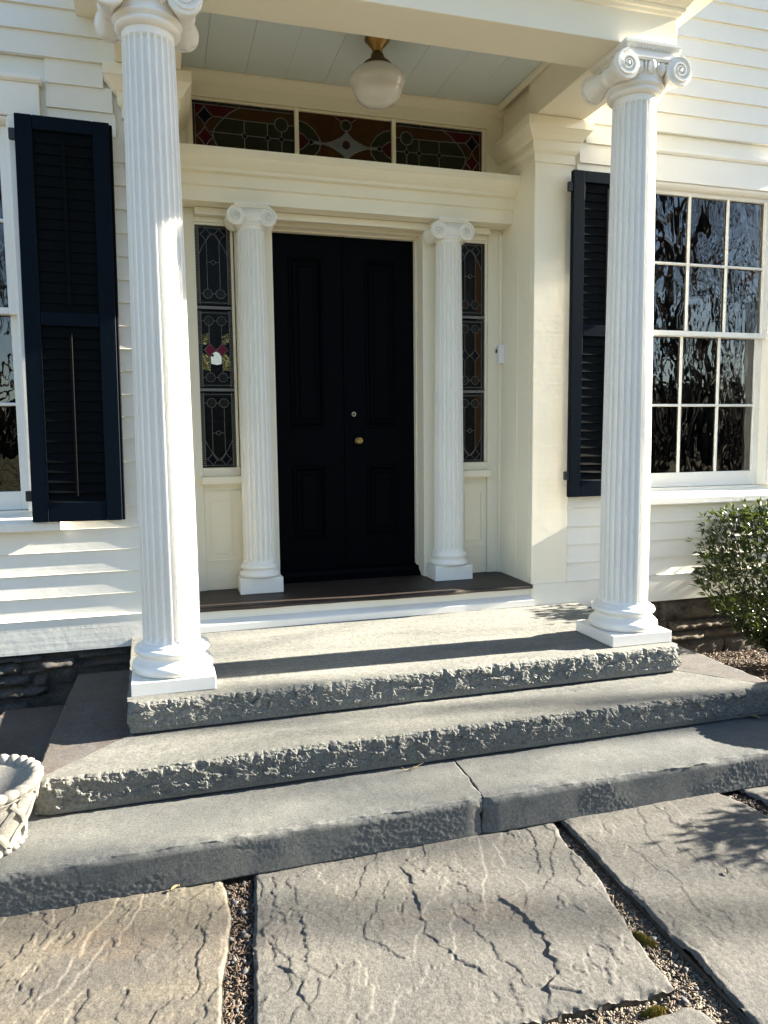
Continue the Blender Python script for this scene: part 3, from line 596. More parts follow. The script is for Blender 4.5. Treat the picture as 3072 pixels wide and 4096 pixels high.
YG = .475
tr = hpart('transom_window'); tr.matrix_parent_inverse = HI
def T(mb, name, mat, par=tr): return mb.build(name, mat, par)
ZB0, Z0, Z1 = 2.912, 3.003, 3.278
for x in (-.3325, .311): T(MB().box(x-.013, x+.013, .452, .50, ZB0, 3.2915), 'mullion', 'trim')
fr_ = MB(); fr_.box(-.9915, .9655, .462, .50, 3.279, 3.2915); fr_.box(-.9915, -.973, .462, .50, ZB0, 3.279); fr_.box(.945, .9655, .462, .50, ZB0, 3.279); T(fr_, 'sash_frame', 'trim')
cm = MB()
for s, xo, xi in ((-1, -.973, -.346), (1, .945, .324)):
    L = abs(xo-xi); X_ = lambda a: xo-s*a*L              # a: 0 at the outer end
    zz = lambda b: Z0+(Z1-Z0)*b
    T(MB().box(*sorted((xo, xi)), YG, YG+.008, ZB0, Z1), 'glass_pane', 'g_amber')
    T(poly(MB(), [(X_(.25), zz(.0))]+[(X_(.25-.08*math.sin(math.pi*t)), zz(0+.67*t)) for t in np.linspace(0, 1, 8)]+[(X_(.30), zz(.67)), (X_(1), zz(.67)), (X_(1), zz(.0))], YG, .0015), 'glass_piece', 'g_olive')
    T(poly(MB(), [(X_(.03), zz(.93)), (X_(.46), zz(.93)), (X_(.36), zz(.80)), (X_(.28), zz(.66)), (X_(.2), zz(.70)), (X_(.03), zz(.7))], YG, .0012), 'glass_piece', 'g_maroon')
    d1 = concave(*sorted((X_(.035), X_(.20))), zz(.48), zz(.90)); d2 = concave(*sorted((X_(.035), X_(.20))), zz(.02), zz(.47))
    T(poly(MB(), d1, YG), 'glass_piece', 'g_navy'); T(poly(MB(), d2, YG), 'glass_piece', 'g_maroon')
    came(cm, d1+d1[:1], YG); came(cm, d2+d2[:1], YG)
    T(disc(MB(), X_(.87), zz(.66), .040, YG, 20), 'glass_piece', 'g_olive'); came(cm, arc(X_(.87), zz(.66), .042, .042, 0, 360, 22), YG)
    for a in (.50, .73, .87): T(disc(MB(), X_(a), zz(.34), .014, YG, 12, .006), 'glass_jewel', 'g_navy'); came(cm, arc(X_(a), zz(.34), .016, .016, 0, 360, 12), YG, .005); came(cm, [(X_(a), zz(0)), (X_(a), zz(.30))], YG)
    came(cm, [(X_(.25-.08*math.sin(math.pi*t)+.05*t), zz(.67*t)) for t in np.linspace(0, 1, 9)]+[(X_(.36), zz(.80)), (X_(.46), zz(.93))], YG)
    came(cm, [(X_(.2), zz(.69)), (X_(.5), zz(.665)), (X_(.80), zz(.66))], YG); came(cm, [(X_(.93), zz(.66)), (X_(1), zz(.66))], YG); came(cm, [(X_(.17), zz(.36)), (X_(.6), zz(.345)), (X_(1), zz(.34))], YG)
    for a in (.50, .73): came(cm, [(X_(a), zz(.38)), (X_(a), zz(.66))], YG)
    came(cm, [(X_(.87), zz(.38)), (X_(.87), zz(.51))], YG)
    for b in (.93,): came(cm, [(X_(0), zz(b)), (X_(1), zz(b))], YG, .005)
    came(cm, [(X_(.025), zz(0)), (X_(.025), zz(.93))], YG, .005); T(MB().box(*sorted((xo, xi)), YG-.001, YG, zz(.94), Z1), 'border_strip', 'g_bevel')
    for a in (.25, .46, .7): came(cm, [(X_(a), zz(.93)), (X_(a), zz(1))], YG, .005)
x0, x1 = -.319, .298; L = x1-x0; X_ = lambda a: x0+a*L; zz = lambda b: Z0+(Z1-Z0)*b
T(MB().box(x0, x1, YG, YG+.008, ZB0, Z1), 'glass_pane', 'g_amber')
for s in (0, 1):
    q = lambda a: X_(a if not s else 1-a)
    lob = [(q(0), zz(.80)), (q(.08), zz(.76)), (q(.16), zz(.64)), (q(.22), zz(.45)), (q(.23), zz(.36)), (q(.22), zz(.2)), (q(.15), zz(.02)), (q(0), zz(.02))]
    T(poly(MB(), lob, YG, .0015), 'glass_piece', 'g_olive'); came(cm, lob[:-1], YG)
    red = [(q(0), zz(.55)), (q(.05), zz(.50)), (q(.12), zz(.36)), (q(.05), zz(.20)), (q(0), zz(.14))]; T(poly(MB(), red, YG), 'glass_piece', 'g_maroon'); came(cm, red, YG)
    T(disc(MB(), q(.13), zz(.35), .014, YG, 12, .006), 'glass_jewel', 'g_navy'); came(cm, arc(q(.13), zz(.35), .016, .016, 0, 360, 12), YG, .005)
    came(cm, [(q(.155), zz(.35)), (q(.25), zz(.34))], YG, .02)
star = concave(X_(.25), X_(.77), zz(.02), zz(.66), .42); star = [(p[0], max(p[1], ZB0)) for p in star]
T(poly(MB(), star, YG), 'glass_piece', 'g_opal'); came(cm, star+star[:1], YG); came(cm, [(X_(.26), zz(.36)), (X_(.77), zz(.36))], YG, .005); came(cm, [(X_(.505), zz(0)), (X_(.505), zz(.64))], YG, .005)
rs = disc(MB(), X_(.505), zz(.36), .026, YG-.003, 20, .006)
for k in range(10): rs.ell((X_(.505)+.017*math.cos(k*.628), YG-.010, zz(.36)+.017*math.sin(k*.628)), (.005, .004, .005), 6, 4)
T(rs, 'rosette', 'g_rosette')
T(disc(MB(), X_(.505), zz(.80), .032, YG, 18), 'glass_piece', 'g_olive'); came(cm, arc(X_(.505), zz(.80), .034, .034, 0, 360, 20), YG)
v_ = [(X_(.39), zz(.97)), (X_(.62), zz(.97)), (X_(.56), zz(.87)), (X_(.45), zz(.87))]; T(poly(MB(), v_, YG, .001), 'glass_piece', 'g_maroon'); came(cm, [v_[0], v_[3]], YG); came(cm, [v_[1], v_[2]], YG)
T(cm, 'lead_came', 'lead')

def sidelight(s):
    sl = hpart('sidelight_window'); sl.matrix_parent_inverse = HI
    B = lambda mb, n, m: mb.build(n, m, sl)
    xa, xb = (-.984, -.768) if s < 0 else (.752, .968)
    z0, z1 = 1.035, 2.552; f = MB(); f.box(xa-.016 if s < 0 else xa-.006, xa, .462, .51, z0, 2.5555); f.box(xb, xb+.016, .462, .51, z0, 2.5555); f.box(xa, xb, .462, .51, z1-.012, 2.5555); B(f, 'sash_frame', 'trim')
    c = MB(); U = lambda a: xa+(xb-xa)*a; y = YG; br = lambda a: U(.11+.78*a)
    for i, (za, zb) in enumerate(((1.037, 1.512), (1.545, 2.02), (2.058, 2.538))):
        h = zb-za; Zf = (lambda t: za+h*t) if i < 2 else (lambda t: zb-h*t)     # top panel is the bottom one turned over
        B(MB().box(U(.02), U(.98), y, y+.008, za, zb), 'glass_pane', 'g_clear')
        for a0, a1 in ((.015, .095), (.905, .985)): B(MB().box(U(a0), U(a1), y-.003, y, za+.002, zb-.002), 'border_strip', 'g_ladder' if s < 0 else 'g_bevel')
        for ze in (za+.012, zb-.012): B(MB().box(U(.10), U(.90), y-.003, y, ze-.010, ze+.010), 'border_strip', 'g_bevel'); came(c, [(U(.1), ze), (U(.9), ze)], y, .003)
        for a in (.10, .90): came(c, [(U(a), za), (U(a), zb)], y, .004)
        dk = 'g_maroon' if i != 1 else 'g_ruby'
        if i != 1:
            sh = [(br(.27), Zf(.82)), (br(.27), Zf(.18)), (br(.36), Zf(.12)), (br(.5), Zf(.09)), (br(.64), Zf(.12)), (br(.73), Zf(.18)), (br(.73), Zf(.82))]
            came(c, sh, y, .0035)
            for q in (0, 1):
                dm = concave(*sorted((br(.04 if not q else .52), br(.48 if not q else .96))), *sorted((Zf(.02), Zf(.20))), .32)
                B(poly(MB(), dm, y), 'glass_piece', 'g_navy'); came(c, dm+dm[:1], y, .0035)
                came(c, [(br(0 if not q else 1), Zf(.36)), (br(.10 if not q else .9), Zf(.28)), (br(.27 if not q else .73), Zf(.18))], y, .0035)
                if s > 0 and q: B(poly(MB(), [(br(.76), Zf(.20)), (br(1), Zf(.34)), (br(1), Zf(.95)), (br(.76), Zf(.95))], y, .001), 'glass_piece', 'g_amber')
            B(disc(MB(), br(.5), Zf(.46), .011, y, 12, .006), 'glass_jewel', 'g_navy'); came(c, arc(br(.5), Zf(.46), .013, .013, 0, 360, 12), y, .003)
            came(c, [(br(.27), Zf(.46)), (br(.42), Zf(.46))], y, .003); came(c, [(br(.58), Zf(.46)), (br(.73), Zf(.46))], y, .003); rows = (.86,)
        else:
            for q in (0, 1):
                dm = concave(*sorted((br(.05 if not q else .5), br(.5 if not q else .95))), Zf(.40), Zf(.58), .30)
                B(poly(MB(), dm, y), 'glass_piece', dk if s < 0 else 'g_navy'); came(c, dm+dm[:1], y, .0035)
                a, b = (.0, .27) if not q else (.73, 1.)
                if s < 0:
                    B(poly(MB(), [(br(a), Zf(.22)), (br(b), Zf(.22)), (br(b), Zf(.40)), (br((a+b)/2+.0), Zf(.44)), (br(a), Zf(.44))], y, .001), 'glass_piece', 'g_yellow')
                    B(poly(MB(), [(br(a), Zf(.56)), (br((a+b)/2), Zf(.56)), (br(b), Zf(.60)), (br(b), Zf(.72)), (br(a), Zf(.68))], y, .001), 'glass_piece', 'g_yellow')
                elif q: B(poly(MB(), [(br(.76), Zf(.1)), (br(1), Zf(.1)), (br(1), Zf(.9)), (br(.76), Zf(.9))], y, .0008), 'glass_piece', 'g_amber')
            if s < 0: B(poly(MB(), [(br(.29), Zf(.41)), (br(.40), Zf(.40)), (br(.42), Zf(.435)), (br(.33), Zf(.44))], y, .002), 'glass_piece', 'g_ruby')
            if s < 0: B(poly(MB(), [(br(.31), Zf(.31)), (br(.52), Zf(.295)), (br(.69), Zf(.31)), (br(.70), Zf(.40)), (br(.61), Zf(.45)), (br(.5), Zf(.47)), (br(.39), Zf(.45)), (br(.30), Zf(.40))], y, .001), 'glass_piece', 'g_clear_glow')
            for q in (.27, .73): came(c, [(br(q), Zf(.10)), (br(q), Zf(.41))], y, .0035); came(c, [(br(q), Zf(.57)), (br(q), Zf(.90))], y, .0035)
            rows = (.13, .87)
        for rw in rows:
            for q in (.27, .73): B(disc(MB(), br(q), Zf(rw), .027, y, 18, .006), 'glass_jewel', 'g_bevel'); came(c, arc(br(q), Zf(rw), .028, .028, 0, 360, 20), y, .0035)
            came(c, [(br(.43), Zf(rw)), (br(.57), Zf(rw))], y, .0035); came(c, [(br(0), Zf(rw)), (br(.12), Zf(rw))], y, .0035); came(c, [(br(.88), Zf(rw)), (br(1), Zf(rw))], y, .0035)
    for zb in (1.5285, 2.039): B(MB().box(U(0), U(1), y-.012, y+.006, zb-.009, zb+.009), 'glazing_bar', 'lead')
    B(c, 'lead_came', 'lead'); return sl
sidelight(-1)['label'] = 'left leaded sidelight with yellow and ruby panes that emit their own glow'; sidelight(1)['label'] = 'right leaded sidelight with amber margins'

# ------------------------------------------------------------------ double door
dr = hpart('double_door'); dr.matrix_parent_inverse = HI; D = lambda mb, n, m, **k: mb.build(n, m, dr, **k)
YD = .620
for s in (-1, 1):
    xs = sorted((s*.004, s*.495)); PX = sorted((s*.145, s*.380)); rows = ((.515, 1.025), (1.283, 2.425))
    lf = MB(); yb = YD+.045
    lf.box(xs[0], PX[0], YD, yb, .312, 2.562); lf.box(PX[1], xs[1], YD, yb, .312, 2.562)
    for a, b in ((.312, .515), (1.025, 1.283), (2.425, 2.562)): lf.box(PX[0], PX[1], YD, yb, a, b)
    D(lf, 'door_leaf', 'door')
    for a, b in rows:
        D(MB().box(PX[0]-.001, PX[1]+.001, YD+.020, YD+.040, a-.001, b+.001), 'panel', 'door')
        m = MB(); pr = [(.0, -.006), (.004, -.012), (.014, -.012), (.018, -.006), (.024, .0), (.034, .012), (.036, .020), (.0, .020)]
        for (ax, az, bx_, bz, ix, iz, jx, jz) in ((PX[0],a,PX[1],a,1,1,-1,1), (PX[1],a,PX[1],b,-1,1,-1,-1), (PX[1],b,PX[0],b,-1,-1,1,-1), (PX[0],b,PX[0],a,1,-1,1,1)):
            vs = [(ax+ix*p, YD+q, az+iz*p) for p, q in pr]+[(bx_+jx*p, YD+q, bz+jz*p) for p, q in pr]; n = len(pr)
            m.add(vs, [tuple(range(n)), tuple(range(2*n-1, n-1, -1))]+[(i, (i+1) % n, (i+1) % n+n, i+n) for i in range(n)])
        D(m, 'panel_moulding', 'door')
        D(MB().cbox(PX[0]+.062, PX[1]-.062, YD+.012, YD+.025, a+.062, b-.062, c=.006), 'raised_field', 'door')
m = MB(); m.pz([(-.016, YD-.001), (-.012, YD-.010), (-.004, YD-.014), (.006, YD-.010), (.010, YD-.001)], .315, 2.56); D(m, 'astragal', 'door')
m = MB(); m.px([(.66, .239), (.52, .2392), (.518, .250), (.545, .268), (.560, .274), (.566, .300), (.60, .311), (.66, .311)], -.5055, .5055); D(m, 'threshold', 'door')
k0 = (.084, YD, 1.195)
D(MB().lathe([(.004, -.0), (.025, -.001), (.025, -.005), (.020, -.008), (.010, -.011), (.009, -.026), (.015, -.031), (.022, -.037), (.024, -.044), (.022, -.050), (.016, -.052), (.015, -.050), (.004, -.051)], k0, 28, 'Y'), 'door_knob', 'brass', smooth=True)
D(MB().lathe([(.003, 0), (.0155, -.001), (.0165, -.006), (.0145, -.012), (.012, -.012), (.012, -.010), (.003, -.010)], (.053, YD, 1.377), 24, 'Y'), 'deadbolt_ring', 'steel'); D(MB().lathe([(.002, -.0102), (.0118, -.0104), (.0115, -.0125), (.002, -.013)], (.053, YD, 1.377), 20, 'Y'), 'deadbolt_cylinder', 'bronze')
m = MB(); m.box(.058, .106, YD-.004, YD, 1.045, 1.113); m.box(.078, .086, YD-.009, YD-.004, 1.052, 1.09); m.ell((.082, YD-.006, 1.10), (.007, .004, .007)); D(m, 'keyhole_plate', 'door')
m = MB(); m.lathe([(.002, 0), (.012, -.001), (.010, -.005), (.002, -.005)], (.082, YD, 1.142), 14, 'Y'); D(m, 'keyhole_cover', 'door')

# ------------------------------------------------------------------ sash windows
def window(cx, lab):
    w = hpart('sash_window'); w.matrix_parent_inverse = HI; w['label'] = lab; Bx = lambda n, m, *b, c=.002: MB().cbox(*b, c=c).build(n, m, w)
    x0, x1 = cx-.475, cx+.475                              # glass limits
    for a, b in ((x0-.150, x0-.058), (x1+.058, x1+.150)): Bx('side_casing', 'sash', a, b, -.040, .05, .842, 2.888, c=.004)
    for a, b in ((x0-.0575, x0-.046), (x1+.046, x1+.0575)): Bx('jamb', 'sash', a, b, -.012, .14, .842, 2.888)
    Bx('head_board', 'sash', x0-.215, x1+.215, -.036, .02, 2.889, 3.058, c=.003)
    m = MB(); m.px([(-.036, 3.058), (-.044, 3.0585), (-.056, 3.068), (-.058, 3.072), (-.058, 3.089), (.01, 3.093), (.01, 3.058)], x0-.230, x1+.230); m.build('head_cap', 'sash', w)
    m = MB(); m.px([(-.020, 2.888), (-.028, 2.884), (-.022, 2.872), (-.010, 2.862), (.0, 2.858), (.05, 2.858), (.05, 2.888)], x0-.0575, x1+.0575); m.build('head_moulding', 'sash', w)
    m = MB(); m.px([(-.092, .735), (-.094, .740), (-.094, .776), (-.090, .780), (-.052, .800), (.0, .822), (.14, .8415), (.14, .735)], x0-.21, x1+.21); m.build('sill', 'siding', w)
    # upper sash (outer), lower sash (inner)
    for (ya, yb, za, zb, bot, top) in ((.030, .066, 1.895, 2.857, .034, .026), (.072, .108, .843, 1.932, .100, .036)):
        e = .045
        for a, b in ((x0-e+.0006, x0), (x1, x1+e-.0006)): Bx('sash_stile', 'sash', a, b, ya, yb, za, zb)
        Bx('sash_rail', 'sash', x0+.0002, x1-.0002, ya, yb, za, za+bot); Bx('sash_rail', 'sash', x0+.0002, x1-.0002, ya, yb, zb-top, zb)
        ga, gb = za+bot, zb-top; gz = (ga+gb)/2; gx = [x0+(x1-x0)*k/3 for k in range(4)]
        for k in (1, 2): MB().pz([(gx[k]-.009, ya+.018), (gx[k]-.009, ya+.012), (gx[k]-.004, ya+.002), (gx[k]+.004, ya+.002), (gx[k]+.009, ya+.012), (gx[k]+.009, ya+.018)], ga, gb).build('muntin', 'sash', w)
        for k in range(3): a, b = gx[k]+(.0092 if k else .0002), gx[k+1]-(.0092 if k < 2 else .0002); MB().px([(ya+.018, gz-.009), (ya+.012, gz-.009), (ya+.002, gz-.004), (ya+.002, gz+.004), (ya+.012, gz+.009), (ya+.018, gz+.009)], a, b).build('muntin', 'sash', w)
        for k in range(3):
            for (p, q) in ((ga, gz), (gz, gb)):
                t1, t2 = random.uniform(-.004, .004), random.uniform(-.004, .004); y = ya+.021
                MB().add([(gx[k], y+t1, p), (gx[k+1], y-t1, p), (gx[k+1], y-t1+t2, q), (gx[k], y+t1+t2, q)], [(0, 1, 2, 3)]).build('pane', random.choice(('glass', 'glass2')), w, fix=False)
    return w
window(-WC, 'sash window partly behind the left shutter, cut by the photo edge'); window(WC, 'twelve pane sash window to the right of the porch column')

# ------------------------------------------------------------------ portico beams, ceiling, cornice
ZB, YBF, YBI, XBO, XBI, ZC = 3.180, -.985, -.700, 1.385, 1.055, 3.44
hb('front_beam', 'trim', -XBO, XBO, YBF, YBI, ZB, ZC+.03, c=.003)
for s in (-1, 1):
    hb('side_beam', 'trim', *sorted((s*XBI, s*XBO)), YBI+.0005, -.0005, ZB+.001, ZC+.03, c=.003)
    hb('ceiling_trim', 'trim', *sorted((s*(XBI-.022), s*(XBI-.0005))), YBI+.001, .40, ZC-.05, ZC-.001, c=.006)
xs = np.arange(-1.141, 1.15, .2449)
for k in range(len(xs)-1):
    a, b = max(xs[k], -1.09), min(xs[k+1], 1.09); d = random.uniform(0, .0012); hb('ceiling_board', 'ceil', a+.0009, b-.0009, YBI+.0002, .449, ZC+d, ZC+.02, c=.0008)
prof = [(0, 3.335), (.010, 3.340), (.016, 3.352), (.026, 3.356), (.030, 3.366), (.028, 3.374), (.036, 3.380), (.048, 3.396), (.070, 3.416), (.088, 3.422), (.088, 3.43), (.185, 3.432), (.185, 3.50), (.20, 3.51), (.225, 3.54), (.245, 3.57), (.245, 3.60), (-.02, 3.62), (-.02, 3.335)]
m = MB(); m.wrap(prof, [((-XBO, .0), (-1, 0)), ((-XBO, YBF), (-1, -1)), ((XBO, YBF), (1, -1)), ((XBO, .0), (1, 0))]); hm(m, 'cornice', 'trim')
hb('porch_roof', 'rubble', -XBO, XBO, YBF, .0, 3.50, 3.61)
# eaves soffit
hb('eave_fascia', 'trim', -6.3, 10.4, -.38, -.34, EZ-.15, EZ)

# ================================================================== COLUMNS
def shaft(rb, rt, z0, z1, nf=24, depth=None, fill=.20):
    V = []; Fs = []; H_ = z1-z0; pitch = 2*math.pi/nf; aa = [0, .10, .13, .19, .30, .42, .5, .58, .70, .81, .87, .90]
    wv = [0, .01, .03, .06]+list(np.linspace(.1, .9, 14))+[.955, .965, .972, .978, .982, .986, .990, 1.]
    for t in wv:
        r = rb+(rt-rb)*(0 if t < .12 else ((t-.12)/.88)**1.25); hw = .39; h = (.985-t)*H_; w = r*pitch*hw
        hb_ = (.012-(t*H_)) if t < .012 else 1
        for j in range(nf):
            for a in aa:
                d = 0; q = abs(a-.5)/hw
                eff = 1. if h > w else (math.sqrt(max(0, 1-((w-h)/w)**2)) if h > 0 else 0)
                if eff > .02 and q < eff and t > .004: d = (depth or r*pitch*.48)*math.sqrt(max(0, 1-(q/eff)**2))*min(1, eff*1.2)
                an = pitch*(j+a); V.append(((r-d)*math.cos(an), (r-d)*math.sin(an), z0+t*H_))
    n = nf*len(aa)
    for i in range(len(wv)-1):
        for k in range(n): Fs.append((i*n+k, i*n+(k+1) % n, (i+1)*n+(k+1) % n, (i+1)*n+k))
    return MB().add(V, Fs)
def spiral(m, cx, y, cz, R0, hand, ny=-1, turns=2.3, eye=.17, h=.011, start=90, w0=.25):
    n = 64; pts = []; ws = []
    for k in range(n+1):
        t = k/n; r = R0*(.90*(1-t)**1.05+eye*.9*t) if 0 else R0*(.90*math.exp(-1.55*t)); a = R(start)+hand*2*math.pi*turns*t
        pts.append((cx+r*math.cos(a), y, cz+r*math.sin(a))); ws.append(R0*w0*math.exp(-1.0*t))
    m.strip(pts, ws, h, (0, ny, 0)); m.ell((cx, y, cz), (R0*eye, h*1.3, R0*eye), 12, 6)
def capital(p, mat, ax, R0, zc, vy, ab, z_ab0, z_ab1, ech, eggs, neck, zneck):
    """capital round the local axis (0,0): volutes at +-ax"""
    b = MB(); pe = [(neck*.96, zneck-.012), (neck*1.02, zneck-.010), (neck*1.10, zneck-.004), (neck*1.13, zneck+.004), (neck*1.08, zneck+.011), (neck*1.02, zneck+.013), (neck*1.03, zneck+.02), (neck*1.18, zneck+.032), (ech, zc), (ech, z_ab0-.004)]
    if eggs: pe = [(neck*.96, zneck-.012), (neck*1.08, zneck-.010), (neck*1.18, zneck-.003), (neck*1.235, zneck+.006), (neck*1.22, zneck+.014), (neck*1.14, zneck+.018), (neck*1.15, zneck+.024), (neck*1.27, zneck+.030), (neck*1.31, zneck+.038), (neck*1.27, zneck+.046), (neck*1.24, zneck+.05), (ech*.96, zc-.02), (ech, zc), (ech, z_ab0-.004)]
    b.lathe(pe, (0, 0, 0), 64); b.build('echinus', mat, p, smooth=True)
    if eggs:
        e = MB(); ne = 14
        for k in range(ne):
            a = 2*math.pi*k/ne+.196; e.ell((ech*1.0*math.cos(a), ech*1.0*math.sin(a), zc+.010), (.025, .025, .036), 10, 8)
            a2 = a+math.pi/ne; e.tube([((ech+.006)*math.cos(a2), (ech+.006)*math.sin(a2), zc+.04), ((ech+.008)*math.cos(a2), (ech+.008)*math.sin(a2), zc-.022)], [.008, .003], 5)
        e.build('egg_and_dart', mat, p, smooth=True)
    for s in (-1, 1):
        for f in (-1, 1):
            m = MB(); m.lathe([(R0*.2, -.012), (R0*.92, -.012), (R0*.98, -.006), (R0*.98, .006), (R0*.9, .012), (R0*.3, .012)], (s*ax, f*vy, zc), 32, 'Y')
            spiral(m, s*ax, f*(vy+.011), zc, R0, -s*(1), f, start=90); m.build('volute', mat, p)
        # bolster with a tied waist
        m = MB(); pr = []
        for k in range(25):
            t = -1+2*k/24; rr = R0*(.56+.40*abs(t)**1.6); 
            if abs(t) < .14: rr = R0*(.62+.05*math.cos(t*60))
            pr.append((rr, t*(vy-.008)))
        m.lathe(pr, (s*ax, 0, zc), 28, 'Y', mod=(lambda a, h: 1+.035*math.cos(9*a)*min(1, abs(h)/vy*1.6)) if eggs else None); m.build('bolster', mat, p, smooth=True)
    c = MB()                                                # canalis joining the volutes, sagging at mid
    for f in (-1, 1):
        n = 16; vs = []; fs = []
        for k in range(n+1):
            x = -ax+2*ax*k/n; sag = (R0*.42)*(1-(x/ax)**2) if not eggs else R0*.12*(1-(x/ax)**2); zl = zc+R0*.55-sag*.9; zt = z_ab0+.001
            for yy in ((vy-.02)*f, (vy+.006)*f): vs += [(x, yy, zl), (x, yy, zt)]
        for k in range(n):
            a = k*4
            for i, j in ((0, 1), (1, 3), (3, 2), (2, 0)): fs.append((a+i, a+j, a+j+4, a+i+4))
        fs += [(0, 1, 3, 2), (n*4, n*4+2, n*4+3, n*4+1)]; c.add(vs, fs)
        pts = [(-ax+2*ax*k/n, (vy+.006)*f, zc+R0*.62-((R0*.42)*(1-((-ax+2*ax*k/n)/ax)**2) if not eggs else 0)*.9) for k in range(n+1)]; c.strip(pts, R0*.16, .005, (0, f, 0))
    c.build('canalis', mat, p)
    a = MB(); h = z_ab1-z_ab0; sq = [((-1, -1)), ((1, -1)), ((1, 1)), ((-1, 1)), ((-1, -1))]
    pf = [(0, z_ab0), (.004, z_ab0+h*.15), (.010, z_ab0+h*.4), (.020, z_ab0+h*.62), (.022, z_ab0+h*.70), (.022, z_ab1)]
    vs = []; fs = []
    for q, z in pf:
        k = ab-.022+q; vs += [(-k, -k, z), (k, -k, z), (k, k, z), (-k, k, z)]
    for i in range(len(pf)-1):
        for j in range(4): fs.append((i*4+j, i*4+(j+1) % 4, i*4+4+(j+1) % 4, i*4+4+j))
    fs += [(3, 2, 1, 0), tuple(range(len(pf)*4-4, len(pf)*4))]; a.add(vs, fs); L_ = ab-.010
    for k in range(int(2*L_/.016)):
        x = -L_+.016*k+.006
        for f in (-1, 1): a.box(x, x+.008, f*(ab-.010)-.003, f*(ab-.010)+.003, z_ab0+h*.30, z_ab0+h*.55); a.box(f*(ab-.010)-.003, f*(ab-.010)+.003, x, x+.008, z_ab0+h*.30, z_ab0+h*.55)
    a.build('abacus', mat, p)
def outer_column(x, y, label):
    p = thing('porch_column', label, 'column', (x, y, ZS1), 'fluted columns holding the porch beam'); z = lambda v: v-ZS1
    MB().cbox(-.184, .184, -.187, .187, .0, z(.152), c=.003).build('plinth', 'white', p)
    pr = [(.12, .152), (.165, .1525), (.180, .160), (.186, .175), (.184, .192), (.174, .204), (.164, .207), (.162, .213), (.152, .219), (.148, .228), (.152, .236), (.158, .239), (.158, .243), (.168, .247), (.172, .257), (.167, .269), (.156, .274), (.148, .276), (.148, .283), (.139, .287), (.131, .294), (.12, .295)]
    MB().lathe([(r, z(h)) for r, h in pr], (0, 0, 0), 72).build('base', 'white', p, smooth=True)
    shaft(.131, .1105, z(.293), z(2.962)).build('shaft', 'white', p)
    capital(p, 'white', .153, .074, z(3.058), .152, .166, z(3.130), z(3.1795), .146, True, .112, z(2.966)); return p
outer_column(-1.2185, -.872, 'nearest white fluted column, left of the porch, half lit by the sun'); outer_column(1.2185, -.872, 'white fluted column right of the porch beside the shrub')
def inner_column(x, label):
    p = thing('entry_column', label, 'column', (x, .362, .2385), 'small fluted columns flanking the black door'); z = lambda v: v-.2385
    MB().cbox(-.136, .136, -.111, .086, 0, z(.338), c=.003).build('plinth', 'inwhite', p)
    pr = [(.08, .338), (.118, .3385), (.128, .345), (.130, .355), (.126, .366), (.118, .371), (.113, .376), (.111, .386), (.115, .394), (.120, .398), (.123, .406), (.119, .415), (.111, .419), (.107, .424), (.104, .432), (.08, .433)]
    MB().lathe([(min(r, .130), z(h)) for r, h in pr], (0, -.012, 0), 56).build('base', 'inwhite', p, smooth=True)
    o = shaft(.1015, .0845, z(.431), z(2.515), 20).build('shaft', 'inwhite', p); o.location = (0, -.012, 0)
    c = part('capital', p); c.location = (0, -.012, 0)
    capital(c, 'inwhite', .098, .057, z(2.557), .075, .114, z(2.606), z(2.6325), .098, False, .086, z(2.513)); return p
inner_column(-.6535, 'small cream fluted column on the left side of the black door'); inner_column(.6535, 'small cream fluted column on the right side of the black door')

# ================================================================== SHUTTERS
def shutter(x0, x1, z0, z1, label, tilt=0., open_low=.5):
    hgt = z1-z0; w = x1-x0; t = thing('shutter', label, 'shutter', (x0, -.105, z0), 'dark louvered window shutters'); t.rotation_euler = (0, tilt, 0)
    st, yb = .082, .036; B = lambda n, m, *b, c=.003: MB().cbox(*b, c=c).build(n, m, t)
    B('stile', 'shut', 0, st, -yb/2, yb/2, 0, hgt); B('stile', 'shut', w-st, w, -yb/2, yb/2, 0, hgt)
    rails = ((0, .105), (1.035, 1.105), (hgt-.07, hgt))
    for a, b in rails: B('rail', 'shut', st+.0003, w-st-.0003, -yb/2+.001, yb/2-.001, a, b)
    B('edge_bead', 'slat', w+.0005, w+.014, -.004, yb/2+.012, .0, hgt-.004)
    for sec, (a, b) in enumerate(((.105, 1.035), (1.105, hgt-.07))):
        n = 17; pz_ = (b-a)/n
        for k in range(n):
            zc = a+pz_*(k+.5); op = (open_low*.5+.45*max(0, 1-k/5) if sec == 0 else .10)+random.uniform(-.04, .04); hd = pz_*.62
            dy, dz = .5*.030*min(1, .25+op), hd*math.cos(op*.55)
            p = [(-dy-.002, zc-dz), (-dy+.003, zc-dz-.001), (dy+.002, zc+dz), (dy-.003, zc+dz+.001)]
            MB().px([(y, z) for y, z in p], st+.0006, w-st-.0006).build('louver', 'slat', t)
        MB().cbox(w/2-.008, w/2+.008, -.0235, -.018, a+.03, b-.03, c=.003).build('tilt_rod', 'slat', t)
    for zh in (.14, hgt-.10): MB().cbox(-.030, .002, -.012, .012, zh-.028, zh+.028, c=.003).build('hinge', 'iron', t)
    return t
shutter(-1.905, -1.452, .787, 2.872, 'dark navy louvered shutter at left, sagging beside the cut-off window', R(.62), .45)
shutter(1.308, 1.795, .815, 2.872, 'dark louvered shutter mostly hidden behind the right porch column', 0., .45)

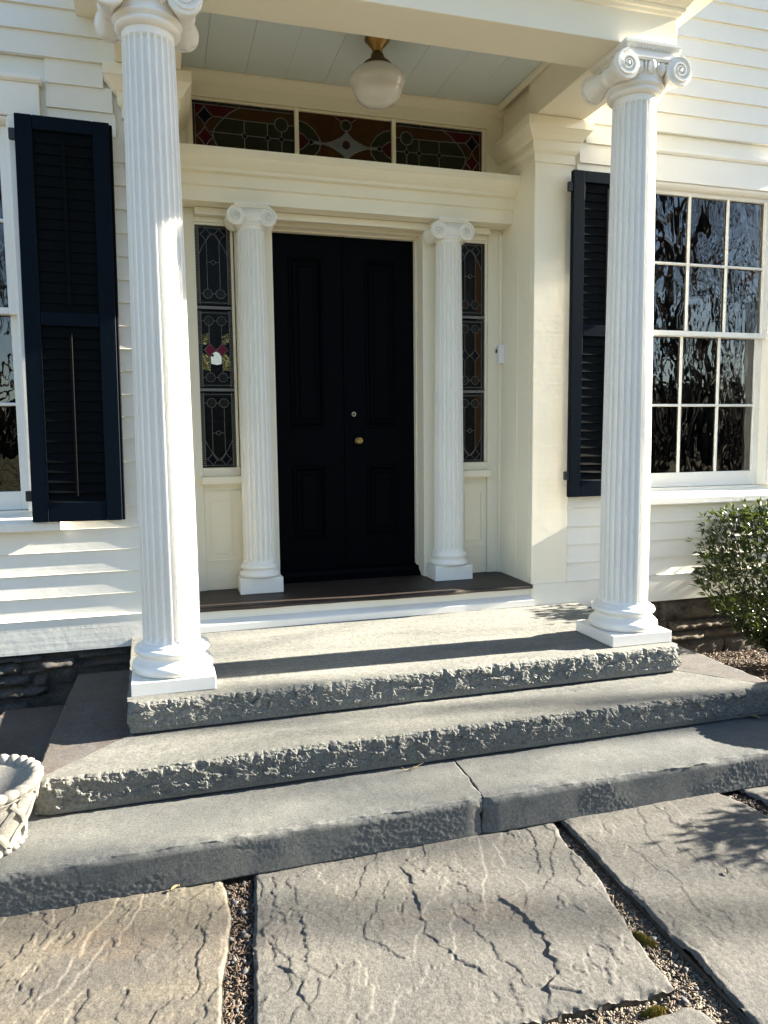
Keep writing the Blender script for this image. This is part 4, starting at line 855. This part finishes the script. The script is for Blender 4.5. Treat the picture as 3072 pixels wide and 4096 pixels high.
# ================================================================== LAMP, DOORBELL, SMALL THINGS
lp = thing('ceiling_lamp', 'brass ceiling lamp with milky schoolhouse glass globe under the porch ceiling', 'lamp', (.012, -.2, ZC)); z = lambda v: v-ZC
MB().lathe([(.02, 0), (.066, -.0005), (.070, -.008), (.070, -.016), (.062, -.020), (.060, -.026), (.05, -.034), (.048, -.042), (.040, -.046), (.034, -.058), (.027, -.072), (.025, -.078), (.01, -.079)], (0, 0, 0), 40).build('canopy', 'brass', lp, smooth=True)
MB().lathe([(.01, -.0785), (.026, -.079), (.034, -.088), (.038, -.100), (.039, -.122), (.045, -.125), (.070, -.134), (.084, -.148), (.088, -.158), (.084, -.160), (.02, -.158)], (0, 0, 0), 40).build('fitter', 'bronze', lp, smooth=True)
gl = MB().lathe([(.075, -.150), (.082, -.156), (.100, -.166), (.128, -.184), (.148, -.204), (.157, -.226), (.157, -.240), (.150, -.256), (.142, -.268), (.138, -.282), (.134, -.300), (.122, -.322), (.100, -.342), (.07, -.355), (.035, -.361), (.004, -.362)], (0, 0, 0), 56).build('globe', 'opalglobe', lp, smooth=True)
scr = MB()
for a in (.6, 2.7, 4.8): scr.tube([(.086*math.cos(a), .086*math.sin(a), -.153), (.105*math.cos(a), .105*math.sin(a), -.153)], .004, 6)
scr.build('thumbscrew', 'bronze', lp)
db = thing('doorbell', 'white box doorbell with black button on the entry return wall', 'doorbell', (XR-.004, .43, 1.718))
MB().cbox(-.040, .0, -.042, .042, 0, .132, c=.006).build('housing', 'bell', db); MB().cbox(-.0435, -.0395, -.004, .030, .078, .104, c=.0015).build('button', 'rubber', db)
MB().box(-.0408, -.0395, -.03, .03, .114, .116).build('slot', 'lead', db)
pp = thing('pipe_stub', 'short white open pipe standing behind the right column base', 'pipe', (1.497, -.150, ZS2-.004))
MB().lathe([(.002, .002), (.022, 0), (.0225, .150), (.027, .151), (.028, .170), (.0265, .176), (.020, .176), (.019, .15), (.018, .02), (.002, .018)], (0, 0, 0), 24).build('body', 'white', pp, smooth=False)

# ------------------------------------------------------------------ cast stone planters
def planter(x, y, label):
    p = thing('stone_planter', label, 'planter', (x, y, ZS3), 'cast stone basket planters on the bottom step'); rad = lambda h: .135+.055*sstep(0, .21, np.array([h]))[0]
    pr = [(.02, .0), (.128, .0), (.136, .004), (.136, .022)]+[(rad(h), h) for h in (.03, .06, .09, .12, .15, .18, .20)]+[(.196, .203), (.198, .211), (.19, .214), (.17, .216), (.165, .20), (.150, .10), (.142, .085), (.02, .082)]
    MB().lathe(pr, (0, 0, 0), 64).build('bowl', 'cast', p, smooth=True)
    m = MB(); nl = 30
    for k in range(nl):
        a0 = 2*math.pi*k/nl; c0 = Vector((.192*math.cos(a0), .192*math.sin(a0), .230)); tg = Vector((-math.sin(a0), math.cos(a0), 0)); rd = Vector((math.cos(a0), math.sin(a0), 0))
        vs = []; fs = []; su, sv = 8, 6; ax1 = (tg*.75+rd*.5+Vector((0, 0, .25))).normalized(); ax2 = ax1.cross(Vector((0, 0, 1))).normalized(); ax3 = ax1.cross(ax2)
        q = MB(); q.ell((0, 0, 0), (.036, .023, .021), su, sv); m.add([c0+ax1*v[0]+ax2*v[1]+ax3*v[2] for v in q.v], q.f)
    m.lathe([(.176, .214), (.200, .214), (.210, .226), (.204, .242), (.190, .246), (.176, .240), (.170, .226)], (0, 0, 0), 60)
    m.build('rope_rim', 'cast', p, smooth=True)
    for hd in (1, -1):
        for k in range(9):
            pts = []; 
            for t in np.linspace(0, 1, 12): h = .026+.172*t; a = 2*math.pi*k/9+hd*.80*t; r = rad(h)+.003+.003*hd*math.cos(t*math.pi*4); pts.append(Vector((r*math.cos(a), r*math.sin(a), h)))
            vs = []; fs = []
            for i, q in enumerate(pts):
                d = (pts[min(i+1, 11)]-pts[max(i-1, 0)]).normalized(); n_ = Vector((q.x, q.y, 0)).normalized(); e = d.cross(n_).normalized()
                vs += [q-e*.013-n_*.006, q-e*.011+n_*.006, q-e*.004+n_*.0085, q+e*.004+n_*.0085, q+e*.011+n_*.006, q+e*.013-n_*.006]
            for i in range(11):
                for j in range(6): fs.append((i*6+j, i*6+(j+1) % 6, i*6+6+(j+1) % 6, i*6+6+j))
            fs += [(0, 1, 2, 3, 4, 5), tuple(66+j for j in range(5, -1, -1))]; MB().add(vs, fs).build('weave_strap', 'cast', p)
    m = MB()
    for k in range(26): a = 2*math.pi*k/26; m.ell((.137*math.cos(a), .137*math.sin(a), .012), (.017, .017, .0115), 8, 5)
    m.build('foot_ring', 'cast', p, smooth=True); return p
planter(-1.905, -1.615, 'pale basket-weave stone planter at the left end of the bottom step'); planter(1.93, -1.615, 'pale basket-weave stone planter at the right end, beyond the photo edge')

# ================================================================== PLANTS
def shrub(x, y, zb, h, rx, ry, nl, seed, label, mat='leaf', ll=.060):
    r = random.Random(seed); p = thing('laurel_shrub', label, 'shrub', (x, y, zb), 'glossy evergreen shrubs beside the steps'); st = MB(); lf = MB(); tips = []
    for k in range(15):
        a = r.uniform(0, 6.28); lean = r.uniform(.25, 1.); e = Vector((rx*lean*math.cos(a), ry*lean*math.sin(a), h*r.uniform(.35, .85))); b = Vector((r.uniform(-.05, .05), r.uniform(-.05, .05), 0))
        mid = b.lerp(e, .5)+Vector((-e.x*.15, -e.y*.15, .05)); pts = [b+(mid-b)*t*(2-t)*.5*2*.5+(e-b)*t*t*.5+(mid-b)*t*(1-t)*.6 for t in np.linspace(0, 1, 6)]; pts[-1] = e; st.tube(pts, [.007, .006, .005, .004, .003, .002], 5)
    for k in range(nl):
        while True:
            v = Vector((r.uniform(-1, 1), r.uniform(-1, 1), r.uniform(-1, 1)))
            if .30 < v.length < 1: break
        v = v.normalized()*(v.length**.55)*(1.0 if k % 11 else r.uniform(1.0, 1.16))
        prof = .48+.52*sstep(-1, .25, np.array([v.z]))[0]; lump = 1+.13*math.sin(3.1*v.x+seed)*math.cos(2.7*v.y+1.3*seed)+.08*math.sin(6*v.z+4*v.x)
        c = Vector((v.x*rx*prof*lump, v.y*ry*prof*lump, h*(.55+.47*v.z*lump)))
        if c.z < .05: continue
        d = (Vector((v.x, v.y, .55+r.uniform(-.5, .6)))+Vector((r.uniform(-.6, .6), r.uniform(-.6, .6), r.uniform(-.4, .4)))).normalized()
        if k % 4 == 0: st.tube([c*.86, c], [.0022, .0012], 4)
        for q in range(3):
            dd = (d+Vector((r.uniform(-.8, .8), r.uniform(-.8, .8), r.uniform(-.6, .6)))).normalized(); sd = dd.cross(Vector((r.uniform(-.4, .4), r.uniform(-.4, .4), 1))).normalized(); nn = sd.cross(dd); L = ll*r.uniform(.6, 1.15); wd = L*.17
            b = c+dd*.004; m1 = b+dd*L*.45; t = b+dd*L-nn*L*.10
            lf.add([b, m1+sd*wd+nn*.004, t, m1-sd*wd+nn*.004, m1-nn*.002], [(0, 1, 4), (1, 2, 4), (2, 3, 4), (3, 0, 4)])
    st.build('stem', 'bark', p); lf.build('foliage', mat, p, fix=False, smooth=True); return p
shrub(2.73, -.46, -.40, 1.18,   .60, .42, 2700, 3, 'glossy dark green laurel shrub beside the right end of the steps')
shrub(2.78, -2.22, -.41, .98, .48, .24, 900, 5, 'low laurel shrub beyond the right edge of the path')

def tree(x, y, hgt, seed, label, levels=5, thick=.16, spread=.55, start=.25, seg0=7):
    r = random.Random(seed); p = thing('bare_tree', label, 'tree', (x, y, -.42), 'bare winter trees across the lawn'); tk = MB(); cr = MB()
    def grow(m, b, d, L, rad, lv):
        n = 4; pts = [b]; rr = [rad]; dd = d.copy()
        for k in range(n):
            dd = (dd+Vector((r.uniform(-.18, .18), r.uniform(-.18, .18), r.uniform(-.05, .14)))).normalized(); pts.append(pts[-1]+dd*L/n); rr.append(rad*(1-.55*(k+1)/n))
        m.tube(pts, rr, seg0 if lv == 0 else (5 if lv < 2 else 3))
        if lv >= levels: return
        nb = r.randint(4, 6) if lv == 0 else r.randint(3, 4)
        for k in range(nb):
            t = r.uniform(start if lv == 0 else .25, 1.); i = min(n-1, int(t*n)); q = pts[i].lerp(pts[i+1], t*n-i); az = r.uniform(0, 6.28); sp = spread*r.uniform(.7, 1.4)
            a = dd.orthogonal().normalized(); c = dd.cross(a); nd = (dd*math.cos(sp)+(a*math.cos(az)+c*math.sin(az))*math.sin(sp)+Vector((0, 0, .12))).normalized()
            grow(cr, q, nd, L*r.uniform(.5, .72), rr[i]*r.uniform(.45, .62), lv+1)
    grow(tk, Vector((0, 0, 0)), Vector((r.uniform(-.06, .06), r.uniform(-.06, .06), 1)).normalized(), hgt*.55, thick, 0)
    tk.build('trunk', 'bark', p, fix=False, smooth=True); cr.build('crown', 'bark', p, fix=False, smooth=True); return p
TR = [(11.6, -11.2, 13, 1), (14.2, -15.6, 15, 2), (17.5, -17, 14, 31), (22, -21, 16, 32), (27, -22, 15, 3), (20, -27, 17, 4), (31, -30, 17, 5), (25, -33, 18, 6), (12, -24, 14, 8), (-4, -22, 14, 9), (-9, -26, 15, 12), (3, -28, 16, 13)]
for k, (x, y, h, sd_) in enumerate(TR): tree(x, y, h, sd_, 'tall bare tree across the lawn, mirrored in the window panes', 5 if k < 3 else 4, .17+.008*h, .55)
tree(19, -4.9, 14, 21, 'bare tree standing to the right whose branches dapple the flagstones', 5, .22, .6); tree(25, -6.2, 16, 22, 'taller bare tree further right that softens the sun on the path', 5, .24, .6)
hg = MB(); rr_ = random.Random(4)
for k in range(30000):
    x = rr_.uniform(-40, 50); y = -36-abs(rr_.gauss(0, 2)); zt = rr_.uniform(0, 1)**1.2*(4.2+1.2*math.sin(x*.7)+.8*math.sin(x*1.9)); c = Vector((x, y, zt-.4)); d = Vector((rr_.uniform(-1, 1), rr_.uniform(-1, 1), rr_.uniform(-.3, 1))).normalized()*.5; s_ = d.orthogonal().normalized()*.22
    hg.add([c, c+d*.5+s_, c+d, c+d*.5-s_], [(0, 1, 2, 3)])
o = hg.build('woodland_edge', 'hedge', fix=False); o['kind'] = 'stuff'; o['label'] = 'dark evergreen woodland edge far across the lawn'

# ================================================================== LOOSE GROUND STUFF
def inside(P, pg):
    x, y = P[:, 0], P[:, 1]; c = np.zeros(len(P), bool); n = len(pg)
    for i in range(n):
        x0, y0 = pg[i]; x1, y1 = pg[i-1]; m = ((y0 > y) != (y1 > y)) & (x < (x1-x0)*(y-y0)/(y1-y0+1e-12)+x0); c ^= m
    return c
def free(n, x0, x1, y0, y1):
    P = np.c_[rng.uniform(x0, x1, n), rng.uniform(y0, y1, n)]; m = np.zeros(n, bool)
    for pg in STONES: m |= inside(P, pg)
    return P[~m]
def scatter(name, mat, P, zf, rf, flat=1., long=1., label=''):
    base = MB(); base.ell((0, 0, 0), (1, 1, 1), 6, 4); bv = np.array(base.v); bf = base.f; V = []; F = []; off = 0
    tri = []
    for f in bf: tri += [(f[0], f[1], f[2])]+([(f[0], f[2], f[3])] if len(f) == 4 else [])
    tri = np.array(tri)
    for k, (x, y) in enumerate(P):
        s = rf(k); q = bv*(1+.25*rng.normal(size=(len(bv), 1)).clip(-1, 1)); q = q*np.array([s*long, s, s*flat]); a, b = rng.uniform(0, 6.28), rng.normal(0, .35)
        ca, sa, cb, sb = math.cos(a), math.sin(a), math.cos(b), math.sin(b); q = q@np.array([[cb, 0, sb], [0, 1, 0], [-sb, 0, cb]]).T; q = q@np.array([[ca, -sa, 0], [sa, ca, 0], [0, 0, 1]]).T
        V.append(q+np.array([x, y, zf(x, y)+s*flat*.4])); F.append(tri+off); off += len(bv)
    o = npmesh(name, np.concatenate(V), np.concatenate(F), mat, None, smooth=False); o['kind'] = 'stuff'; o['label'] = label; return o
def chipmesh(name, mat, P, zf, L=(.012, .045), W_=.005, label=''):
    V = []; F = []; off = 0; tri = np.array([(0,1,2),(0,2,3),(4,6,5),(4,7,6),(0,4,5),(0,5,1),(1,5,6),(1,6,2),(2,6,7),(2,7,3),(3,7,4),(3,4,0)])
    bx_ = np.array([(-1,-1,-1),(1,-1,-1),(1,1,-1),(-1,1,-1),(-1,-1,1),(1,-1,1),(1,1,1),(-1,1,1)])*.5
    for x, y in P:
        q = bx_*np.array([rng.uniform(*L), W_*rng.uniform(.5, 1.8), .0025]); a, b, c = rng.uniform(0, 6.28), rng.normal(0, .35), rng.normal(0, .5)
        ca, sa, cb, sb, cc, sc = math.cos(a), math.sin(a), math.cos(b), math.sin(b), math.cos(c), math.sin(c)
        q = q@np.array([[1,0,0],[0,cc,-sc],[0,sc,cc]]).T@np.array([[cb,0,sb],[0,1,0],[-sb,0,cb]]).T@np.array([[ca,-sa,0],[sa,ca,0],[0,0,1]]).T
        V.append(q+np.array([x, y, zf(x, y)+rng.uniform(.001, .008)])); F.append(tri+off); off += 8
    o = npmesh(name, np.concatenate(V), np.concatenate(F), mat, None, smooth=False); o['kind'] = 'stuff'; o['label'] = label; return o
GZ = -.394
P1 = free(5200, -1.16, -.94, -2.72, -1.83); P2 = free(9000, .08, .34, -3.1, -1.83); P3 = free(4000, -1.1, .3, -2.9, -2.70); P4 = free(2500, 1.05, 1.3, -2.1, -1.82)
scatter('gravel', 'pebble', np.r_[P1[:110], P2[:30], P3[:30], P4[:40]], lambda x, y: GZ+.004, lambda k: rng.uniform(.003, .008) if k % 7 else rng.uniform(.008, .014), .75, 1.2, 'grey gravel in the joints between the flagstones')
scatter('grit', 'pebble', np.r_[P1[420:900], P4[120:700]], lambda x, y: GZ, lambda k: rng.uniform(.0018, .0045), .8, 1.2, 'fine grit in the joints between the flagstones')
scatter('sandy_grit', 'sand', np.r_[P2[260:], P3[160:2600]], lambda x, y: GZ, lambda k: rng.uniform(.0018, .0048), .8, 1.2, 'tan sandy grit in the right hand joints of the path')
chipmesh('bark_litter', 'mulch', np.r_[P1[1500:3000], P2[:350], P3[:300], P4[700:1200]], lambda x, y: GZ+.002, (.008, .03), .0035, 'dry bark litter in the flagstone joints')
nb = 9000; Pb = np.c_[rng.uniform(1.72, 3.6, nb), rng.uniform(-1.34, .02, nb)]; bed = lambda x, y: -.40+.03*math.exp(-((x-2.6)**2+(y+.5)**2)/.3)
chipmesh('bark_mulch', 'mulch', Pb, bed, (.015, .06), .006, 'brown bark mulch round the shrub')
Pl = np.c_[rng.uniform(-3.2, -2.0, 1500), rng.uniform(-1.3, 0, 1500)]; chipmesh('leaf_litter', 'mulch', Pl, lambda x, y: GZ+.002, (.01, .04), .006, 'dark litter at the foot of the wall left')
def moss(x, y, rx, ry, label, ang=0., n=1300):
    V = MB(); 
    for k in range(n):
        a = random.uniform(0, 6.28); q = math.sqrt(random.random()); lx, ly = rx*q*math.cos(a)*(1+.2*math.sin(3*a)), ry*q*math.sin(a); px_, py_ = x+lx*math.cos(ang)-ly*math.sin(ang), y+lx*math.sin(ang)+ly*math.cos(ang)
        zt = GZ+.006+.020*(1-q*q)+random.uniform(0, .004); d = random.uniform(0, 6.28); w = .0022; dx, dy = random.uniform(-.003, .003), random.uniform(-.003, .003)
        V.add([(px_-w*math.cos(d), py_-w*math.sin(d), GZ-.002), (px_+w*math.cos(d), py_+w*math.sin(d), GZ-.002), (px_+dx, py_+dy, zt)], [(0, 1, 2)])
    o = V.build('moss_clump', 'moss', fix=False); o['label'] = label; o['category'] = 'moss'; o['group'] = 'moss in the joints'; return o
moss(.186, -2.528, .045, .020, 'golden green moss clump in the joint between two flagstones', -1.1); moss(.03, -2.80, .04, .018, 'dark moss clump in the shaded joint at the bottom edge')

# ------------------------------------------------------------------ small litter
tw = MB(); r_ = random.Random(3)
for k in range(5):
    a = r_.uniform(-.5, .5)+(math.pi if k % 2 else 0); L = r_.uniform(.03, .08); tw.tube([(0, 0, .003), (L*.5*math.cos(a), L*.5*math.sin(a), .006+r_.uniform(0, .012)), (L*math.cos(a), L*math.sin(a)+.006, .004+r_.uniform(0, .02))], [.0016, .0012, .0007], 5)
M['straw'] = plain('dry straw', (.22, .18, .09), .8)
o = tw.build('dry_twig', 'straw'); o.location = (-.265, -1.512, ZS3); o['label'] = 'pale dry twig at the foot of the middle step'; o['category'] = 'twig'
def leaflet(x, y, z, a, L, label):
    m = MB(); n = 6; vs = []; fs = []
    for k in range(n+1):
        t = k/n; w = L*.22*math.sin(math.pi*min(1, t*1.02))**.8; zz = .003+L*.10*math.sin(math.pi*t)+.004*t
        for q in (-1, 0, 1): vs.append((L*t*math.cos(a)-q*w*math.sin(a), L*t*math.sin(a)+q*w*math.cos(a), zz+abs(q)*.005))
    for k in range(n):
        for q in (0, 1): i = k*3+q; fs.append((i, i+1, i+4, i+3))
    fs2 = [tuple(j+len(vs) for j in reversed(f)) for f in fs]; vs2 = [(p[0], p[1], p[2]-.0008) for p in vs]; m.add(vs+vs2, fs+fs2)
    o = m.build('dead_leaf', 'straw', fix=False); o.location = (x, y, z); o['label'] = label; o['category'] = 'leaf'; o['group'] = 'dead leaves on the steps and path'
leaflet(1.60, -1.505, ZS3, 2.6, .09, 'pale curled leaf on the bottom step at the right photo edge')
leaflet(-1.262, -1.853, ZG+.004, .5, .035, 'small dry leaf against the bottom riser on the tan flagstone')
leaflet(.66, -2.36, ZG+.006, 1.2, .022, 'tiny dark leaf scrap on the smooth grey right flagstone')
